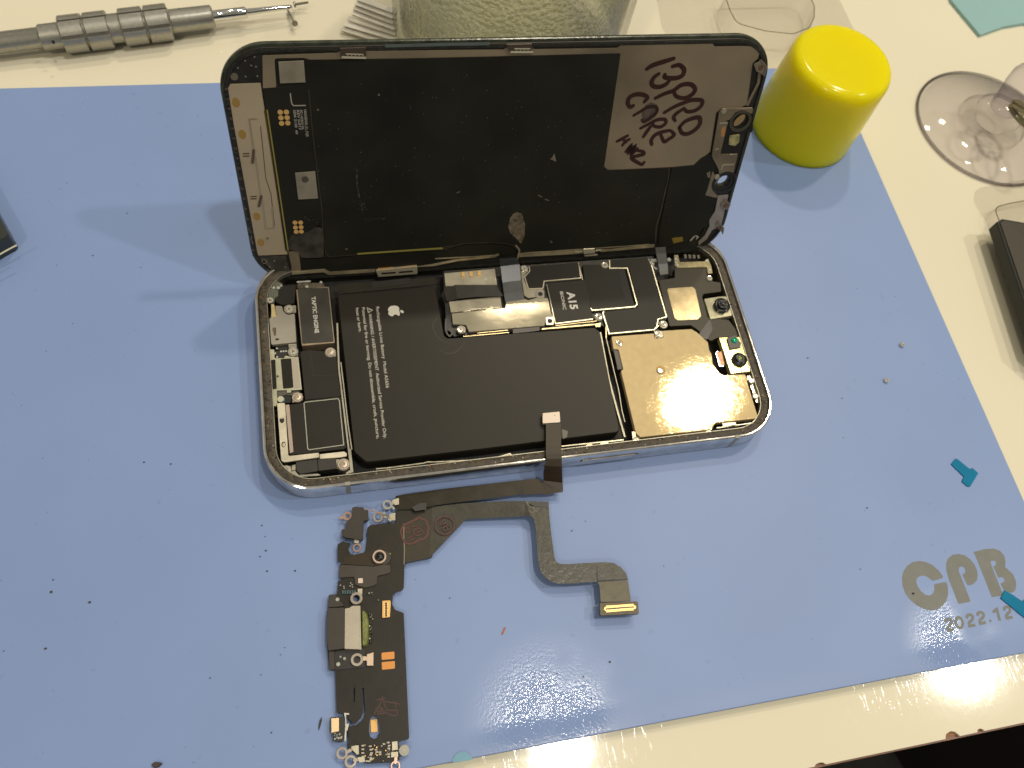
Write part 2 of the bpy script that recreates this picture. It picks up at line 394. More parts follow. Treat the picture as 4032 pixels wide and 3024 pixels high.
def screw(px, r, z, parent, cross='tri', fr=PH, rot=0.):
    key = (round(r, 2), cross)
    if key not in SM: SM[key] = screw_mesh('screw', r, cross)
    o = bpy.data.objects.new('screw', SM[key]); sc.collection.objects.link(o)
    x, y = fr.p2(*px, z); o.parent = parent; o.matrix_parent_inverse = pinv(parent); o.location = fr.p3(x, y, z)
    o.rotation_euler = (0, 0, rot if fr is PH else 0)
    return o

ZM = -7.65                                     # top of the repair mat
random.seed(4)

# ================================================================== SETTING: table, floor, mat
fl = MB().poly([(-3000, -2500), (3000, -2500), (3000, 3000), (-3000, 3000)], -790, -780, bottom=True).build('floor', mat('dark_floor', (.006, .005, .0045), 1, 0, .3, 6, spec=.05))
tag(fl, None, None, kind='structure')

def table_material():
    m = mat('cream_laminate', (.76, .715, .56), .13, 0, .02, 8, spec=.35)
    n = m.node_tree; b = n.nodes['Principled BSDF']; t = n.nodes.new('ShaderNodeTexCoord')
    z1 = n.nodes.new('ShaderNodeTexNoise'); z1.inputs['Scale'].default_value = 420; z1.inputs['Detail'].default_value = 5
    z2 = n.nodes.new('ShaderNodeTexNoise'); z2.inputs['Scale'].default_value = 6
    mp = n.nodes.new('ShaderNodeMapping'); mp.inputs['Scale'].default_value = (2600, 110, 100); mp.inputs['Rotation'].default_value = (0, 0, .5)
    z3 = n.nodes.new('ShaderNodeTexNoise'); z3.inputs['Scale'].default_value = 1; z3.inputs['Detail'].default_value = 2
    n.links.new(t.outputs['Object'], z1.inputs['Vector']); n.links.new(t.outputs['Object'], z2.inputs['Vector']); n.links.new(t.outputs['Object'], mp.inputs[0]); n.links.new(mp.outputs[0], z3.inputs['Vector'])
    r3 = n.nodes.new('ShaderNodeValToRGB'); r3.color_ramp.elements[0].position = .62; r3.color_ramp.elements[1].position = .72; n.links.new(z3.outputs['Fac'], r3.inputs[0])
    ad = n.nodes.new('ShaderNodeMath'); ad.operation = 'MULTIPLY_ADD'; n.links.new(r3.outputs[0], ad.inputs[0]); ad.inputs[1].default_value = -.35; n.links.new(z1.outputs['Fac'], ad.inputs[2])
    bp = n.nodes.new('ShaderNodeBump'); bp.inputs['Strength'].default_value = .5; bp.inputs['Distance'].default_value = .00002
    n.links.new(ad.outputs[0], bp.inputs['Height']); n.links.new(bp.outputs[0], b.inputs['Normal'])
    mr = n.nodes.new('ShaderNodeMapRange'); n.links.new(z2.outputs['Fac'], mr.inputs[0]); mr.inputs[1].default_value = .3; mr.inputs[2].default_value = .7; mr.inputs[3].default_value = .055; mr.inputs[4].default_value = .085
    n.links.new(mr.outputs[0], b.inputs['Roughness'])
    return m
tb = empty('table', (200, 100, -780), 'cream white laminate work table with a chipped brown edge at the front', 'table')
# front edge with small chips knocked out of the laminate
edge = [(x, -87.3) for x in (-900, 60)]
def chip(x, wdt, d): return [(x - wdt, -87.3), (x - wdt * .7, -87.3 + d * .7), (x, -87.3 + d), (x + wdt * .6, -87.3 + d * .75), (x + wdt, -87.3)]
for cx, cw, d in ((132.4, 1.6, .7), (171.5, 2.2, 1.6), (180.2, 1.1, .8)): edge += chip(cx, cw, d)
top = edge + [(1100, -87.3), (1100, 900), (-900, 900)]
MB().poly(top, -ZT - .8, -ZT, .12, bottom=True).build('tabletop', table_material(), tb)
MB().poly([(-900, -86.9), (1100, -86.9), (1100, 900), (-900, 900)], -ZT - 24, -ZT - .83, bottom=True).build('core_board', mat('chipboard_core', (.24, .115, .05), .6, 0, .35, 500, .6, 900), tb)
MB().poly([(-900, -87.75), (1100, -87.75), (1100, -86.93), (-900, -86.93)], -ZT - 24, -ZT - 1.0, bottom=True).build('edge_band', mat('brown_edge_band', (.20, .085, .035), .4, 0, .2, 300), tb)
for x, y in ((-800, 0), (1000, 0), (-800, 800), (1000, 800)):
    MB().box((x, y, -780), (50, 50, 746)).build('leg', mat('dark_leg', (.03, .03, .03), .4), tb)

def mat_material():
    m = mat('blue_silicone', (.212, .305, .56), .42, 0, .03, 25, spec=.45)
    n = m.node_tree; b = n.nodes['Principled BSDF']; t = n.nodes.new('ShaderNodeTexCoord')
    # faint smudges and pinprick stains
    col = [l for l in n.links if l.to_socket == b.inputs['Base Color']][0].from_socket
    z = n.nodes.new('ShaderNodeTexNoise'); z.inputs['Scale'].default_value = 340; z.inputs['Detail'].default_value = 3; n.links.new(t.outputs['Object'], z.inputs['Vector'])
    r = n.nodes.new('ShaderNodeValToRGB'); r.color_ramp.elements[0].position = .24; r.color_ramp.elements[0].color = (.7, .7, .7, 1); r.color_ramp.elements[1].position = .30; r.color_ramp.elements[1].color = (1, 1, 1, 1)
    n.links.new(z.outputs['Fac'], r.inputs[0]); mx = n.nodes.new('ShaderNodeMix'); mx.data_type = 'RGBA'; mx.blend_type = 'MULTIPLY'; mx.inputs[0].default_value = .35
    n.links.new(col, mx.inputs[6]); n.links.new(r.outputs[0], mx.inputs[7]); n.links.new(mx.outputs[2], b.inputs['Base Color'])
    # worn, glossy grain near the front edge of the mat
    z1 = n.nodes.new('ShaderNodeTexNoise'); z1.inputs['Scale'].default_value = 1400; z1.inputs['Detail'].default_value = 2; n.links.new(t.outputs['Object'], z1.inputs['Vector'])
    z2 = n.nodes.new('ShaderNodeTexNoise'); z2.inputs['Scale'].default_value = 45; z2.inputs['Detail'].default_value = 3; n.links.new(t.outputs['Object'], z2.inputs['Vector'])
    def blob(px, r):
        x, y = PH.p2(*px, ZM); d = n.nodes.new('ShaderNodeVectorMath'); d.operation = 'DISTANCE'; n.links.new(t.outputs['Object'], d.inputs[0]); d.inputs[1].default_value = (x * .001, y * .001, .002)
        q = n.nodes.new('ShaderNodeMapRange'); n.links.new(d.outputs['Value'], q.inputs[0]); q.inputs[1].default_value = r * .0004; q.inputs[2].default_value = r * .001; q.inputs[3].default_value = 1; q.inputs[4].default_value = 0; return q.outputs[0]
    mxx = n.nodes.new('ShaderNodeMath'); mxx.operation = 'MAXIMUM'; n.links.new(blob((2180, 2850), 24), mxx.inputs[0]); n.links.new(blob((3760, 2540), 17), mxx.inputs[1])
    wr = n.nodes.new('ShaderNodeMath'); wr.operation = 'MULTIPLY'; n.links.new(mxx.outputs[0], wr.inputs[0])
    rz = n.nodes.new('ShaderNodeMapRange'); n.links.new(z2.outputs['Fac'], rz.inputs[0]); rz.inputs[1].default_value = .36; rz.inputs[2].default_value = .5; n.links.new(rz.outputs[0], wr.inputs[1])
    ro = n.nodes.new('ShaderNodeMapRange'); n.links.new(wr.outputs[0], ro.inputs[0]); ro.inputs[3].default_value = .44; ro.inputs[4].default_value = .10
    n.links.new(ro.outputs[0], b.inputs['Roughness'])
    bp = n.nodes.new('ShaderNodeBump'); bp.inputs['Distance'].default_value = .00012; bs = n.nodes.new('ShaderNodeMapRange'); n.links.new(wr.outputs[0], bs.inputs[0]); bs.inputs[3].default_value = .03; bs.inputs[4].default_value = .8
    n.links.new(bs.outputs[0], bp.inputs['Strength']); n.links.new(z1.outputs['Fac'], bp.inputs['Height']); n.links.new(bp.outputs[0], b.inputs['Normal'])
    return m
mt = empty('repair_mat', (45, 40, -ZT), 'large pale blue silicone work mat under the opened phone, grey letters printed at its corner', 'work mat')
def sheet(name, x0, x1, y0, y1, zlo, zhi, m_, parent, ch):
    """flat pad whose front edge curls up by a millimetre"""
    ys = [y0, y0 + ch] + [y0 + 1 + i for i in range(12)] + [y0 + 20, y1 - ch, y1]; vs = []; fs = []
    def lift(y): t = max(0, (y0 + 7 - y) / 7); return 1.0 * t * t
    for y in ys:
        e_ = ch if y in (y0, y1) else 0
        for x, z in ((x0, zlo), (x0, zhi - ch), (x0 + ch, zhi - e_), (x1 - ch, zhi - e_), (x1, zhi - ch), (x1, zlo)): vs.append(tuple(MM((x, y, z + lift(y)))))
    for i in range(len(ys) - 1):
        for k in range(6): fs.append((i * 6 + k, i * 6 + (k + 1) % 6, (i + 1) * 6 + (k + 1) % 6, (i + 1) * 6 + k))
    fs.append(tuple(range(6))); n = len(vs); fs.append(tuple(range(n - 6, n)))
    me = bpy.data.meshes.new(name); me.from_pydata(vs, [], fs); o = link(name, me, m_, parent)
    bm = bmesh.new(); bm.from_mesh(me); bmesh.ops.recalc_face_normals(bm, faces=bm.faces); bm.to_mesh(me); bm.free()
    me.polygons.foreach_set('use_smooth', [True] * len(fs)); me.set_sharp_from_angle(angle=.4); return o
sheet('pad', -175, 221.3, -70.2, 149.6, -ZT + 1.0, ZM, mat_material(), mt, .2)
sheet('backing', -175.05, 221.35, -70.26, 149.62, -ZT + .02, -ZT + .98, mat('mat_backing', (.055, .085, .095), .6), mt, .05)
lg = MB(); zl = ZM + .02
lg.plate(T(1108,785,1040,690,950,610,860,570,770,555,680,570,600,625,550,700,530,790,540,900,575,1000,640,1090,730,1165,830,1215,930,1238,1020,1225,1095,1170,1150,1090,1168,1000,1160,900,1142,842,975,875,978,950,960,1000,915,1030,850,1020,790,970,745,900,725,840,738,790,785,760,840,758,890,780,930,815,960,832), zl, .015, .6)
lg.plate(T(1310,1150,1180,820,1140,680,1140,590,1165,520,1230,470,1310,458,1400,480,1470,530,1530,600,1565,680,1575,750,1565,820,1520,870,1470,890,1430,890,1360,735,1390,735,1405,700,1395,655,1365,632,1330,635,1310,665,1315,700,1480,1115), zl, .015, .5)
lg.plate(T(1770,1055,1520,430,1680,390,1800,385,1880,415,1940,480,1958,560,1950,640,1990,670,2060,740,2100,830,2105,910,2085,970,2045,995,1980,980,1938,960,1885,862,1910,860,1945,830,1930,785,1890,778,1862,792,1785,625,1810,625,1830,600,1820,560,1790,550,1750,558,1765,620,1925,1020,1905,1035), zl, .015, .3)
printm = mat('grey_mat_print', (.150, .158, .142), .45, 0, .08, 300)
lg.build('printed_logo', printm, mt)
dg_ = MB()
def two(cx, cy): dg_.line(T(cx-52,cy-26, cx-42,cy-62, cx-5,cy-76, cx+30,cy-56, cx+28,cy-12, cx-8,cy+26, cx-26,cy+62), .82, zl, .015, smooth=True, cap=False); dg_.line(T(cx-30,cy+84, cx+66,cy+64), .82, zl + .003, .015, cap=False)
for c_ in ((1178,1432), (1474,1372), (1622,1338), (1988,1264)): two(*c_)
dg_.line([T(1320 + 47 * math.cos(a) * .98 + 66 * .2 * math.sin(a), 1405 - 8 * math.cos(a) + 72 * math.sin(a))[0] for a in [2 * math.pi * i / 24 for i in range(24)]], .82, zl, .015, closed=True)
dg_.plate(T(1730,1368,1762,1362,1768,1394,1736,1400), zl, .015); dg_.line(T(1785,1262,1838,1222,1880,1378), .85, zl, .015, cap=False)
dg_.build('printed_date', printm, mt)

# ================================================================== PHONE
phone = empty('smartphone', (73, 36, ZM), 'opened smartphone lying on the blue mat, steel frame, its screen lifted like a lid', 'smartphone')
Lx, Ly, Rr = 146.7, 71.5, 13.
def sweep(name, prof, m, parent, closed=False):
    loops = [rrect(i, i, Lx - i, Ly - i, Rr - i, 18) for i, _ in prof]; n = len(loops[0]); vs = []; fs = []
    for lp, (_, z) in zip(loops, prof): vs += [MM((x, y, z)) for x, y in lp]
    k = len(prof)
    for a in range(k if closed else k - 1):
        b = (a + 1) % k
        for i in range(n): j = (i + 1) % n; fs.append((a * n + i, a * n + j, b * n + j, b * n + i))
    me = bpy.data.meshes.new(name); me.from_pydata([tuple(v) for v in vs], [], fs); o = link(name, me, m, parent)
    bm = bmesh.new(); bm.from_mesh(me); bmesh.ops.recalc_face_normals(bm, faces=bm.faces); bm.to_mesh(me); bm.free()
    me.polygons.foreach_set('use_smooth', [True] * len(me.polygons)); me.set_sharp_from_angle(angle=.5); return o
hs = sweep('frame', [(.9, -7.6), (.35, -7.5), (0, -7.1), (0, -.5), (.12, -.15), (.45, 0), (.8, -.03), (.95, -.2), (1.0, -1.0), (1.0, -7.6)], steel, phone, True)
sweep('adhesive_residue', [(1.02, -1.6), (1.02, -.75), (1.7, -.62), (2.5, -.7), (3.05, -.85), (3.12, -1.2), (3.12, -6.4), (1.05, -6.4)], resid, hs, True)
sweep('inner_lip', [(3.14, -.95), (3.32, -.95), (3.32, -2.6), (3.14, -2.6)], mat('lip_metal', (.4, .38, .3), .4, .8, .2, 300), hs, True)
MB().poly(rrect(1.02, 1.02, Lx - 1.02, Ly - 1.02, 12), -7.58, -6.45, bottom=True).build('back_panel', pit, phone)
# antenna break lines and the long side button on the front flank
ant = mat('antenna_plastic', (.30, .29, .25), .5)
for xa in (20.3, 131.5):
    MB().poly([(xa, -.03), (xa + 1.3, -.03), (xa + 1.3, .9), (xa, .9)], -7.3, .03, .0, bottom=True).build('antenna_line', ant, hs)
bx0, bx1 = PH.p2(2290, 1815, -3)[0], PH.p2(2512, 1785, -3)[0]
def vplate(name, x0, x1, z0, z1, y0, y1, m, parent, r=.9):
    p = rrect(x0, z0, x1, z1, r, 8); n = len(p); vs = [MM((x, y0, z)) for x, z in p] + [MM((x, y1, z)) for x, z in p]
    fs = [(i, (i + 1) % n, n + (i + 1) % n, n + i) for i in range(n)] + [tuple(range(n))[::-1], tuple(range(n, 2 * n))]
    me = bpy.data.meshes.new(name); me.from_pydata([tuple(v) for v in vs], [], fs); return link(name, me, m, parent)
sg = vplate('button_slot', bx0 - .2, bx1 + .2, -4.75, -2.55, -.02, .4, pit, hs, 1.05)
vplate('side_button', bx0, bx1, -4.55, -2.75, -.35, .4, steel, sg)

# ---- battery
zb = -1.35
bat = MB().plate([(1327,1160)] + E(255,610) + [(1752,1331)] + E(520,1052,1640,968,1692,1010) + H(1200,888) + [(1900,1769),(1442,1822),(1393,1780)], zb, 4.9, 1.6, .55).build('battery', darkbat, phone)
tx = [text('lettering', 'Rechargeable Li-ion Battery  Model A2656', G(1284,240)[0], G(1372,946)[0], .92, zb + .03, white, bat),
      text('lettering', 'WARNING / AVERTISSEMENT  Authorized Service Provider Only.', G(1218,301)[0], G(1352,1386)[0], .92, zb + .03, white, bat),
      text('lettering', 'Potential for fire or burning. Do not disassemble, crush, puncture,', G(1160,247)[0], G(1290,1388)[0], .92, zb + .03, white, bat),
      text('lettering', 'heat or burn.', G(1107,251)[0], G(1135,460)[0], .92, zb + .03, white, bat),
      text('lettering', '!', BT(605,220)[0], BT(610,232)[0], .75, zb + .03, white, bat)]
join(tx)
wt = MB(); wt.line(BT(585,175,612,282,700,225), .16, zb + .03, .02, closed=True); wt.build('warning_triangle', white, bat)
lo = MB(); lo.plate(BT(1035,215,1060,165,1110,135,1190,127,1255,145,1285,190,1280,235,1290,265,1300,300,1290,345,1262,352,1240,330,1200,320,1165,332,1140,366,1090,352,1050,325,1042,290,1060,255,1040,238), zb + .03, .02, .25)
lo.plate(BT(1295,232,1340,225,1375,250,1385,292,1345,290,1310,268), zb + .03, .02, .2)
lo.build('printed_logo', white, bat)
# pull tab of the battery glue and the soft embossed outline beside the notch
MB().plate(H(690,860,745,880,735,930,700,950), zb + .03, .02, .3).build('glue_smear', mat('glue_smear', (.10, .09, .065), .35), bat)
cf = MB(); cf.plate([(1327,1118)] + E(255,535,260,595) + [(1335,1158)], zb - .1, .2, .4); cf.plate(D(1470,1130,1800,1090,1810,1140,1480,1185), zb + .0, .3, .4, mi=1)
cf.build('battery_connector_film', [flexd, blackpl], phone)

em = MB(); em.line(E(440,1130,300,1080,230,960,300,850), .35, zb + .04, .06, smooth=True, ends=.2); em.line(E(250,1150,370,1200,450,1170,520,1090), .4, zb + .04, .06, smooth=True, ends=.2)
em.each('embossed_edge', mat('battery_ridge', (.024, .021, .014), .38, spec=.3), bat)
# silver rails between battery and speaker
rl = MB(); rl.line(X1(1812,1060) + X2(1850,560) + X3(1985,300) + X3(2120,1400), .45, -1.2, .8, cap=False); rl.line(X2(1890,420,1950,900) + X3(2040,330,2130,940), .3, -1.5, .6, cap=False)
rl.plate(X3(2060,920,2110,930,2165,1430,2000,1480,2010,1440,2100,1380), -1.3, .3)
rl.each('divider_rail', mat('rail_metal', (.34, .32, .26), .4, .7, .15, 300), phone)
rr_ = MB(); rr_.line(E(1690,1015) + H(1100,420,1180,720,1240,930), .5, -1.5, 1.2, cap=False); rr_.line(E(1740,1060) + H(1190,540) + H(1215,700,1240,800), .22, -1.1, .8, cap=False)
rr_.each('divider_rail', mat('rail_metal2', (.36, .34, .26), .4, .7, .25, 300), phone)

# ---- vibration motor
vm = MB().plate(X1(915,330,1630,270,1760,1490,1040,1560), -1.45, 4, .3, .12).build('vibration_motor', mat('motor_can', (.50, .40, .28), .3, .9, .15, 300), phone)
MB().plate(X1(950,318,1612,290,1738,1468,1052,1512), -1.38, .05, .3).build('motor_label', mat('dusty_label', (.030, .027, .020), .5, 0, .35, 120, .1, 900), vm)
text('lettering', 'TAPTIC ENGINE', X1(1250,492)[0], X1(1328,1284)[0], 1.15, -1.35, mat('white_print', (.62, .60, .54), .5), vm, bold=.02)

# ---- lower end: brackets, connectors, speaker
le = MB()
le.plate(X1(455,680,610,690,640,800,700,860,760,880,885,850,925,1480,390,1535,370,1500,330,970,370,930,490,900), -1.5, 1.2, .5, .12)
le.plate(X1(640,700,915,668,915,835,760,850,690,820), -2.0, .5, .4, .1, mi=0)
sh1 = le.build('shield_cover', shield, phone)
MB().plate(X1(370,650,440,650,470,800,487,930,372,940,380,800), -1.35, .25, .3, .05).build('contact_tab', mat('gold_tab', (.85, .68, .36), .3, .9, .2, 600), sh1)
MB().plate(X1(400,1160,480,1160,485,1330,440,1340,400,1200), -1.47, .03, .2).build('stain', mat('brown_stain', (.14, .10, .055), .4, 0, .4, 900), sh1)
MB().disc(X1(505,1415)[0], .55, -1.47, .04, sy=.6).build('hole', pit, sh1)
MB().plate(X1(410,120,600,180,640,250,540,330,530,480,470,500,430,640,330,640,225,590,250,340,300,250), -2.2, .8, .5, .2).build('adhesive_patch', plastg, phone)
db = MB(); db.plate(X1(540,320,640,250,920,215,880,630,640,675,560,650,470,600,470,490,535,480), -1.7, 3, .5, .2); db.build('rubber_block', blackpl, phone)
g = MB(); g.disc(X1(430,295)[0], .42, -1.9, .3, .12, n=9); g.disc(X1(530,290)[0], .6, -1.85, .3, .15, n=7); g.disc(X1(590,245)[0], .4, -1.85, .3, .12, n=6); g.disc(X1(1460,170)[0], .45, -1.6, .3, .1, n=7); g.disc(X1(1150,265)[0], .5, -1.5, .2, .1, n=8)
g.line(X1(950,165,1220,150), .5, -1.8, .3); g.each('solder_blob', mat('bright_solder', (.8, .8, .72), .18, 1, .2, 900, .6, 900), phone)
MB().plate(X1(950,195,1500,180,1560,290,940,310), -1.7, .4, .3, .1).build('grimy_tape', mat('grimy_tape', (.09, .075, .05), .45, 0, .5, 500, .5, 900), phone)
br = MB()
br.plate(X2(320,140,440,140,450,330,665,330,665,280,750,280,760,300,950,300,1030,1010,500,1040,510,1310,480,1380,390,1380,360,1050,320,370), -1.6, .6, .25, .1,
         holes=[])
br.plate(X2(715,1015,810,1015,815,1080,715,1085), -1.5, .4, .1, .05)
bro = br.build('connector_bracket', palegreen, phone)
MB().plate(X2(820,335,945,320,990,975,870,990), -1.56, .03, .1).build('bracket_pad', mat('pinkish_grey_pad', (.40, .35, .29), .5), bro)
MB().line(X2(950,305,1028,1005,820,1020), .32, -1.5, .3, cap=False).build('bracket_lip', mat('bright_lip', (.85, .82, .62), .25, .9), bro)
for q in (X2(370,370,465,360,495,1000,400,1010), X2(580,350,810,335,860,975,635,1000)):
    MB().plate(q, -1.54, .05, .35).build('bracket_window', black, bro)
MB().disc(X2(515,725)[0], .3, -1.5, .04, n=9).build('stain', pit, bro)
cn = MB(); cn.plate(X2(445,170,740,160,740,300,660,330,500,330,445,250), -2.2, 1.5, .3, .1)
cn.plate(X2(470,60,740,40,740,150,470,160), -2.6, .9, .2, .05); cn.plate(X2(530,1150,700,1130,830,1180,800,1310,540,1300), -2.2, 1.5, .3, .1)
for q in ((590,185),(645,180),(700,175),(460,225),(505,305),(500,120)): cn.disc(X2(*q)[0], .3, -2.1, .1, .04, n=8, mi=1)
for q in ((610,1222),(655,1218),(610,1268),(655,1262)): cn.plate(X2(q[0]-18,q[1]-15,q[0]+18,q[1]-15,q[0]+18,q[1]+15,q[0]-18,q[1]+15), -2.12, .1, 0, 0, mi=2)
cn.build('board_connector', [blackpl, mat('bright_solder', (1,1,1)), mat('blue_capacitor', (.03, .16, .28), .4)], phone)
MB().plate(X2(510,1045,720,1045,720,1090,830,1100,840,1060,980,1040,980,1180,700,1130,510,1180), -2.0, .2, .1).build('tape', mat('dark_tape', (.075, .07, .055), .5, 0, .3, 500), phone)
mesh1 = MB(); mesh1.plate(X2(750,20,925,15,925,60,750,65), -1.5, .4, .05, .1); mesh1.plate(X2(750,70,930,60,930,100,755,105), -1.5, .4, .05, .1); mesh1.plate(X2(755,110,935,105,960,280,760,290), -1.7, .4, .2, .1)
mesh1.each('spring_contact', shield, phone)

sp = MB(); sp.plate(X2(1005,185,1220,150,1560,180,1600,290,1790,300,1890,1150,1860,1170,1110,1245), -1.45, 4, .25, .18)
spo = sp.build('speaker_box', mat('speaker_plastic', (.019, .016, .012), .5, 0, .12, 200, spec=.25), phone)
sl = MB(); sl.line(X2(1235,185,1290,720,1835,690), .12, -1.42, .05, cap=False); sl.build('seam', mat('seam_dark', (.018, .016, .012), .5), spo)
s2 = MB(); s2.plate(X2(775,1345,1080,1300,1100,1255,1890,1165) + X3(2010,900,1960,930,800,1060,775,1040), -1.6, 4, .25, .15)
s2o = s2.build('speaker_box', MATS['speaker_plastic'], phone)
MB().line(X2(1120,1290,1830,1212,1860,1260) + X3(1955,840) + X3(1200,945,1170,920) + X2(1090,1310), .26, -1.5, .12, closed=True).build('metal_outline', mat('dull_silver_line', (.36, .37, .30), .4, .6), s2o)
MB().plate(X2(690,1350,770,1340) + X3(860,990,780,1020,690,0), -1.5, .3, .1, .05).build('beige_strip', mat('beige_strip', (.42, .34, .28), .45, .3, .06, 400), s2o)
lb = MB(); lb.plate(X2(500,1310,675,1300) + X3(750,1080,1410,1005,1415,1110,750,1205,640,1215,590,1170), -1.25, .5, .5, .12)
lb.plate(X3(1435,1040,1960,978,2022,1020,2020,1085,1870,1112,1440,1142), -1.35, .4, .3, .12); lbo = lb.build('mounting_bracket', mat('pale_bracket2', (.62, .57, .44), .40, .3, .15, 300, .2, 900), phone)
hl = MB(); hl.disc(X3(607,300)[0], .62, -1.22, .05, sy=1.4); hl.disc(X3(645,830)[0], .55, -1.22, .05, sy=1.5); hl.each('slot', [pit], lbo)
hl = MB(); hl.disc(X3(605,250)[0], .5, -1.18, .1, .04, sy=.5); hl.disc(X3(650,835)[0], .4, -1.18, .1, .04, sy=1.5); hl.disc(X3(670,1100)[0], .9, -1.18, .1, .06); hl.disc(X3(580,-160)[0], .9, -1.18, .1, .06)
hl.line(X3(1400,1010,1405,1110), .3, -1.2, .1, cap=False); hl.line(X3(1440,1045,1447,1138), .3, -1.2, .1, cap=False); hl.each('bright_boss', mat('bright_lip', (1,1,1)), lbo)
ub = MB(); ub.plate(X3(905,1205,1380,1145,1400,1410,1010,1475,920,1400), -1.7, 3, .5, .2); ub.plate(X3(1385,1145,1790,1120,1800,1360,1400,1408), -1.6, 3, .3, .2)
ub.build('rubber_block', mat('rubber', (.026, .023, .018), .55, 0, .15, 400), phone)
ms = MB(); ms.plate(X3(480,1260,560,1290,650,1310,800,1290,815,1380,900,1400,960,1490,1380,1465,1470,1495,1380,1510,960,1540,860,1620,780,1590,600,1440), -2.3, .3, .4, .05)
ms.plate(X3(820,1290,905,1260,905,1385,820,1390), -1.9, .4, .1, .05); ms.plate(X3(1780,1155,2040,1150,2050,1300,1900,1370,1790,1355), -1.9, .3, .2, .05)
ms.build('corner_bracket', mat('pale_bracket3', (.36, .34, .27), .42, .5, .2, 400), phone)
# long thin strips and clips along the front wall
cl = MB(); random.seed(9)
cl.line(G(1285,1650,1400,1640,1700,1600,1730,1590,1800,1590) + H(60,1125,240,1075,260,1100), .3, -1.1, .5, cap=False)
cl.line(H(300,1090,380,1095) + H(395,1100), .8, -1.0, .4); cl.line(H(820,1040,890,1035,915,1000,950,1000), .5, -1.0, .4); cl.line(H(690,1010,1230,955), .28, -1.3, .6, cap=False)
for q in ((1030,990,1090,980),(1135,1010,1220,1000),(950,1030,1000,1020),(690,1055,760,1045),(430,1085,520,1070)): cl.line(H(*q), .35, -1.1, .3)
cl.line(Y(540,640,730,625), 1.1, -1.0, .4, cap=False); cl.line(Y(320,740,350,738), .9, -1.0, .3); cl.line(Y(450,680,960,610,1030,560), .25, -1.0, .3, cap=False)
cl.each('frame_clip', mat('clip_metal', (.6, .56, .42), .3, .9, .3, 500), phone)
# crumbs of old glue caught on the ledge
gl = MB()
for _ in range(260):
    t = random.random(); side = random.random()
    if side < .42: x, y = random.uniform(8, 138), random.uniform(1.3, 2.9)
    elif side < .62: x, y = random.uniform(1.3, 2.9), random.uniform(8, 64)
    elif side < .8: x, y = Lx - random.uniform(1.3, 2.9), random.uniform(8, 64)
    else:
        a = random.choice([180, 270]) + random.uniform(0, 90); cx, cy = (13, 13) if a < 270 else (Lx - 13, 13); rr0 = 13 - random.uniform(1.4, 2.8)
        if a >= 270: a = 270 + (a - 270)
        x, y = cx + rr0 * math.cos(math.radians(a)), cy + rr0 * math.sin(math.radians(a))
    s_ = random.uniform(.12, .38); gl.disc((x, y), s_, -.62 + random.uniform(.05, .22), .35, .08, n=random.randint(5, 7), mi=random.choice([0, 0, 0, 1, 2]), px=False, sy=random.uniform(.5, 1), rot=random.uniform(0, 3))
gl = gl.build('glue_crumbs', [resid, mat('amber_glue', (.20, .11, .04), .4), mat('pale_glue', (.26, .22, .15), .5)], phone); gl['kind'] = 'stuff'

# ---- logic board
zs = -1.35
lbd = MB().plate(E(320,480,1520,395,2160,350) + F(800,390,950,880,870,1010,440,1035,390,960) + E(1690,950,540,1035,420,1050,350,1000), -2.3, 3.5, .4).build('logic_board', mat('board_black', (.012, .012, .010), .4, 0, .4, 600), phone)
tray = MB(); tray.plate(E(330,500,770,460,792,602,342,612), -1.9, .8, .2, .1); tray.plate(E(370,745,820,700,832,797,388,842), -1.8, .8, .15, .1); tray.plate(E(495,815,560,812,560,832,498,836), -1.7, .2, .05, .05); tray.plate(E(690,795,752,790,752,812,692,818), -1.7, .2, .05, .05)
tro = tray.build('sim_reader', mat('pale_foil_shield', (.66, .60, .45), .18, .85, .2, 200, .2, 700), lbd)
for q in ((492,507),(562,503),(633,498)): MB().plate(E(q[0]-15,q[1]-20,q[0]+15,q[1]-22,q[0]+18,q[1]+22,q[0]-12,q[1]+24), -1.55, .35, .25, .12).build('contact_pin', gold, lbd)
MB().disc(E(690,550)[0], .8, -1.87, .03, sy=.6, rot=.5).build('worn_spot', mat('bright_lip', (1,1,1)), lbd)
fb = MB(); fb.strip([(E(335,760)[0], E(300,690)[0], -2.6), (E(355,745)[0], E(325,650)[0], -1.6), (E(445,722)[0], E(425,600)[0], -1.0), (E(600,705)[0], E(600,600)[0], -.95), (E(845,698)[0], E(775,600)[0], -1.1)], .15)
fb.build('flex_cable', mat('black_flex', (.030, .028, .022), .38, 0, .12, 300), phone)
bs = MB(); bs.plate(E(395,850,865,800,868,745,1040,722,1060,735,1135,712,1232,715,1260,840,1283,880,1215,882,1205,955,545,1010,520,950,440,945,405,945), -1.2, .9, .35, .12)
bso = bs.build('shield_cover', mat('foil_shield', (.55, .50, .37), .13, .9, .22, 90, .2, 500), phone)
b2 = MB(); b2.plate(E(990,440,1055,440,1065,495,1022,545,1065,640,1190,635,1205,700,1060,715,1025,690,1005,560), -1.4, .6, .3, .1)
b2.build('shield_cover', MATS['foil_shield'], phone)
chips = MB()
for q in (E(1080,440,1495,405,1520,540,1200,572,1190,632,1065,640,1030,520),
          E(1535,425,1680,425,1760,462,1888,458,1990,788,1612,820,1552,570),
          F(440,385,770,360,800,420,940,878,870,890,860,960,820,985,440,1022,385,850,400,832,680,805,692,770,612,455,590,447,450,452)):
    MB().plate(q, zs, .8, .3, .08).build('shield_cover', black, lbd)
proc = MB().plate(E(1222,585,1558,556,1625,893,1300,932), -1.15, 1.0, .2, .1).build('processor_cover', mat('processor_black', (.019, .017, .012), .45, 0, .08, 300, spec=.25), phone)
w_ = mat('white_print', (1,1,1))
